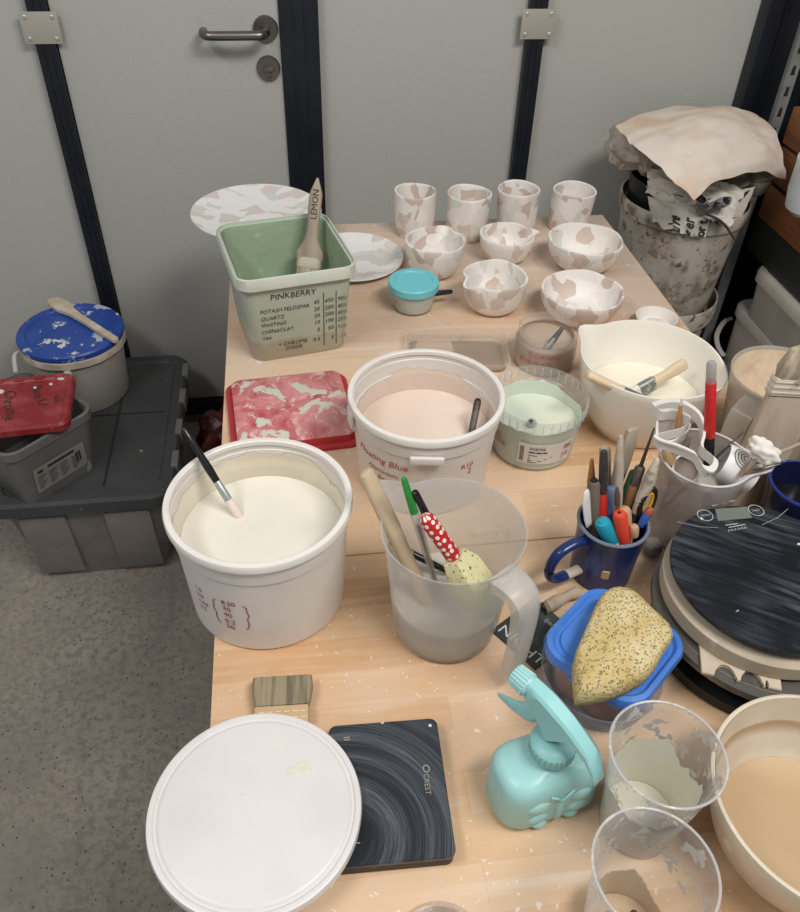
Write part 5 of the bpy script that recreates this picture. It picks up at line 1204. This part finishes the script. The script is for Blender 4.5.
# ------------------------------------------------------------------ front: round lid, brush under it, square scale
hb2 = thing('hake_brush', 'hake brush with grey-brown bristles half hidden under the round white lid', 'brush', (-.0415, .475, T+.001), math.radians(-3))
obj('bristles', loft([(.0275, .0065, .003, 0, 0, .0085), (.030, .0085, .004, .012, 0, .0085), (.0315, .0085, .004, .026, 0, .0085), (.031, .005, .003, .034, 0, .0065)], 48), mat('grey_brown_bristle', (150, 138, 112), .9, layers=[((108, 98, 80), 160, .42, .62)], stretch=(1, .25, .06), bump=.0014, bscale=300), hb2)
bpy.data.objects[[o.name for o in hb2.children][0]].rotation_euler = (0, 0, 0)
for o in hb2.children: o.rotation_euler = (-PI/2, 0, 0); o.location = (0, -.012, .017)
b = box(-.0275, .0275, -.050, -.012, .003, .0145, .002)
obj('ferrule', b, mat('stitched_ferrule', (196, 168, 132), .6, layers=[((176, 146, 110), 24, .45, .7)]), hb2)
b = bmesh.new()
for k in range(6):
    for yy in (-.020, -.027): box(-.023+k*.0085, -.023+k*.0085+.006, yy-.0005, yy+.0005, .0143, .0151, 0, b)
obj('stitching', b, mat('pale_thread', (222, 208, 182), .7), hb2)
obj('handle', box(-.022, .022, -.17, -.0505, .004, .0135, .002), WOOD, hb2)
rlid = thing('lid', 'large round white bucket lid lying at the front left corner of the bench', 'lid', (-.0675, .352, T+.0225), rot=(math.radians(-1), math.radians(.6), 0))
rlid.scale = (1.02, 1.02, 1)
obj('shell', lathe([(.088, -.004), (.0915, -.005), (.0945, -.003), (.0950, .004), (.0940, .0072), (.0920, .0080), (.0895, .0078), (.0878, .0060), (.0862, .0060), (.0845, .0078), (.0820, .0084), (.001, .0084), (.001, .0065), (.086, .004)], 112), WHITELID, rlid)
for x, y, s in ((.036, .030, .006), (.043, .036, .004), (.047, .030, .0035), (.018, .052, .0025), (-.012, .012, .002)):
    q = blob(s, 2, .4, (1.3, .8, .12), 2, x*90); bmesh.ops.translate(q, verts=q.verts, vec=(x, y, .0086)); obj('glaze_drip', q, bpy.data.materials.get('cream_drip') or mat('cream_drip', (222, 218, 198), .3), rlid)
cs = thing('scale', 'small rectangular black digital scale smeared with grey slip', 'scale', (.056, .361, T), math.radians(-2))
obj('base', loft([(.052, .066, .006, 0), (.0535, .0675, .007, .002), (.0535, .0675, .007, .0125)], 64), mat('dusty_dark_base', (58, 50, 44), .6, layers=[((140, 130, 120), 60, .66, .72)]), cs)
ti = NT('slip_wiped_black'); v = ti.coords((1, 1, 1), False)
sh_ = ti.n('VectorMath', operation='ADD'); ti.put(sh_.inputs[0], v); sh_.inputs[1].default_value = (.045, .045, 0)
spn = ti.n('SeparateXYZ'); ti.put(spn.inputs[0], sh_.outputs[0])
rr = ti.math('SQRT', ti.math('ADD', ti.math('MULTIPLY', spn.outputs[0], spn.outputs[0]), ti.math('MULTIPLY', spn.outputs[1], spn.outputs[1])))
an_ = ti.math('ARCTAN2', spn.outputs[1], spn.outputs[0])
cb = ti.n('CombineXYZ'); ti.put(cb.inputs[0], ti.math('MULTIPLY', rr, 800)); ti.put(cb.inputs[1], ti.math('MULTIPLY', an_, .9))
s1 = ti.ramp(ti.noise(cb.outputs[0], 1.0, 4, .7), .34, .74); band = ti.math('MULTIPLY', ti.ramp(ti.noise(cb.outputs[0], .045, 2), .36, .60), ti.ramp(rr, .022, .05))
cc = ti.mix(ti.math('MULTIPLY', ti.math('MULTIPLY', s1, band), .75), lin((24, 26, 32)), lin((130, 138, 148)))
vo = ti.n('TexVoronoi', Scale=60.0); ti.put(vo.inputs['Vector'], v); sp = ti.n('SeparateColor'); ti.put(sp.inputs[0], vo.outputs['Color'])
cc = ti.mix(ti.math('MULTIPLY', ti.ramp(vo.outputs['Distance'], .11, .09), ti.ramp(sp.outputs[0], .92, .93)), cc, lin((216, 212, 204)))
obj('glass_top', loft([(.0535, .0675, .007, .0127), (.0545, .0685, .008, .0145), (.0545, .0685, .008, .0185), (.0535, .0675, .0075, .0195)], 64), ti.done(ti.bsdf(cc, ti.math('ADD', ti.math('MULTIPLY', s1, .25), .28), 0, .4)), cs)
def ctop(x0, y0): return lambda u, v: Vector((x0+v, y0-u, .0199))
b = text_bm('CREST', .0085, lambda u, v: Vector((.034, .010, .0199))+Vector((v, -u, 0))*.85, None)
strokes_bm([[(.0375+.003*math.cos(k/16*2*PI), .015+.0035*math.sin(k/16*2*PI)) for k in range(17)], [(-.040, .054), (-.034, .054)], [(-.040, .0515), (-.034, .0515)], [(-.034, -.049), (-.030, -.049)]], .0011, lambda u, v: Vector((u, v, .0199)), b)
obj('print', b, mat('faded_gold_print', (150, 146, 132), .5), cs)
b = lathe([(.0016, .0194), (.0016, .0200), (.0008, .0204)], 14); bmesh.ops.translate(b, verts=b.verts, vec=(.047, .060, 0)); obj('white_dot', b, WHITEP, cs)

# ------------------------------------------------------------------ small things between
cd = thing('card', 'black card with white chalk lettering half under the milky jug handle', 'card', (.246, .536, T), math.radians(33))
obj('card', box(-.040, .034, -.038, .030, 0, .0025, .0005), mat('slate_card', (52, 56, 56), .6, layers=[((84, 88, 86), 22, .52, .68)]), cd)
b = text_bm('NICHT', .021, lambda u, v: Vector((-.034+v*.9, .026-u, .0029)), None, jitter=.05)
obj('lettering', text_bm('040', .009, lambda u, v: Vector((.016+v, .0-u, .0029))), mat('chalk_grey', (180, 184, 180), .8), cd)
obj('lettering', b, mat('chalk_white', (200, 202, 198), .8), cd)
t = thing('paper_scrap', 'small grey paper scrap behind the spray bottle nozzle', 'paper', (.262, .490, T))
cl = thing('clay_scrap', 'curled grey clay scrap on the bench between the mug and the blue lid', 'clay', (.288, .566, T))
cl.scale = (.85, .85, .85)
b = tube(smooth_path([(-.026, -.008, .010), (-.014, -.003, .0105), (0, .003, .0115), (.014, .008, .0125), (.024, .012, .010)], 5), [.004]+[.0085+.0015*math.sin(k*.4) for k in range(19)]+[.006], 14); wob(b, .0015, 80)
for v in b.verts: v.co.z = max(v.co.z, .0003)
CLG = mat('dry_grey_clay', (176, 160, 140), .8, layers=[((156, 140, 122), 40, .5, .7)])
obj('curl', b, CLG, cl)
b = tube([(-.022, -.0075, .0095), (-.029, -.009, .0090)], [.0075, .0095], 14, 1, None, False); wob(b, .001, 80); bmesh.ops.solidify(b, geom=b.faces[:], thickness=.0015)
for v in b.verts: v.co.z = max(v.co.z, .0003)
obj('lip', b, CLG, cl)
bpy.data.objects.remove(t)
st = thing('pebble', 'round grey clay ball beside the round board and the blue mug', 'clay', (.424, .634, T))
b = blob(.0125, 4, .12, (1, 1, .95), 1.6, 7); mz = min(v.co.z for v in b.verts); bmesh.ops.translate(b, verts=b.verts, vec=(0, 0, -mz)); obj('ball', b, mat('grey_clay_ball', (128, 122, 118), .7), st)
b = tube([(.0065*math.cos(a), -.0095, .013+.006*math.sin(a)) for a in [k/10*4 for k in range(11)]], .0012, 6); obj('pinched_seam', b, mat('grey_clay_seam', (106, 100, 96), .8), st)
t = thing('lid', 'flat clear plastic lid at the very front edge of the bench', 'lid', (.082, .222, T))
obj('body', lathe([(.038, 0), (.040, .001), (.040, .006), (.0385, .0075), (.036, .006), (.001, .005), (.001, .002)], 64), clear('clear_flat_lid', (224, 214, 206), .3, .12), t)
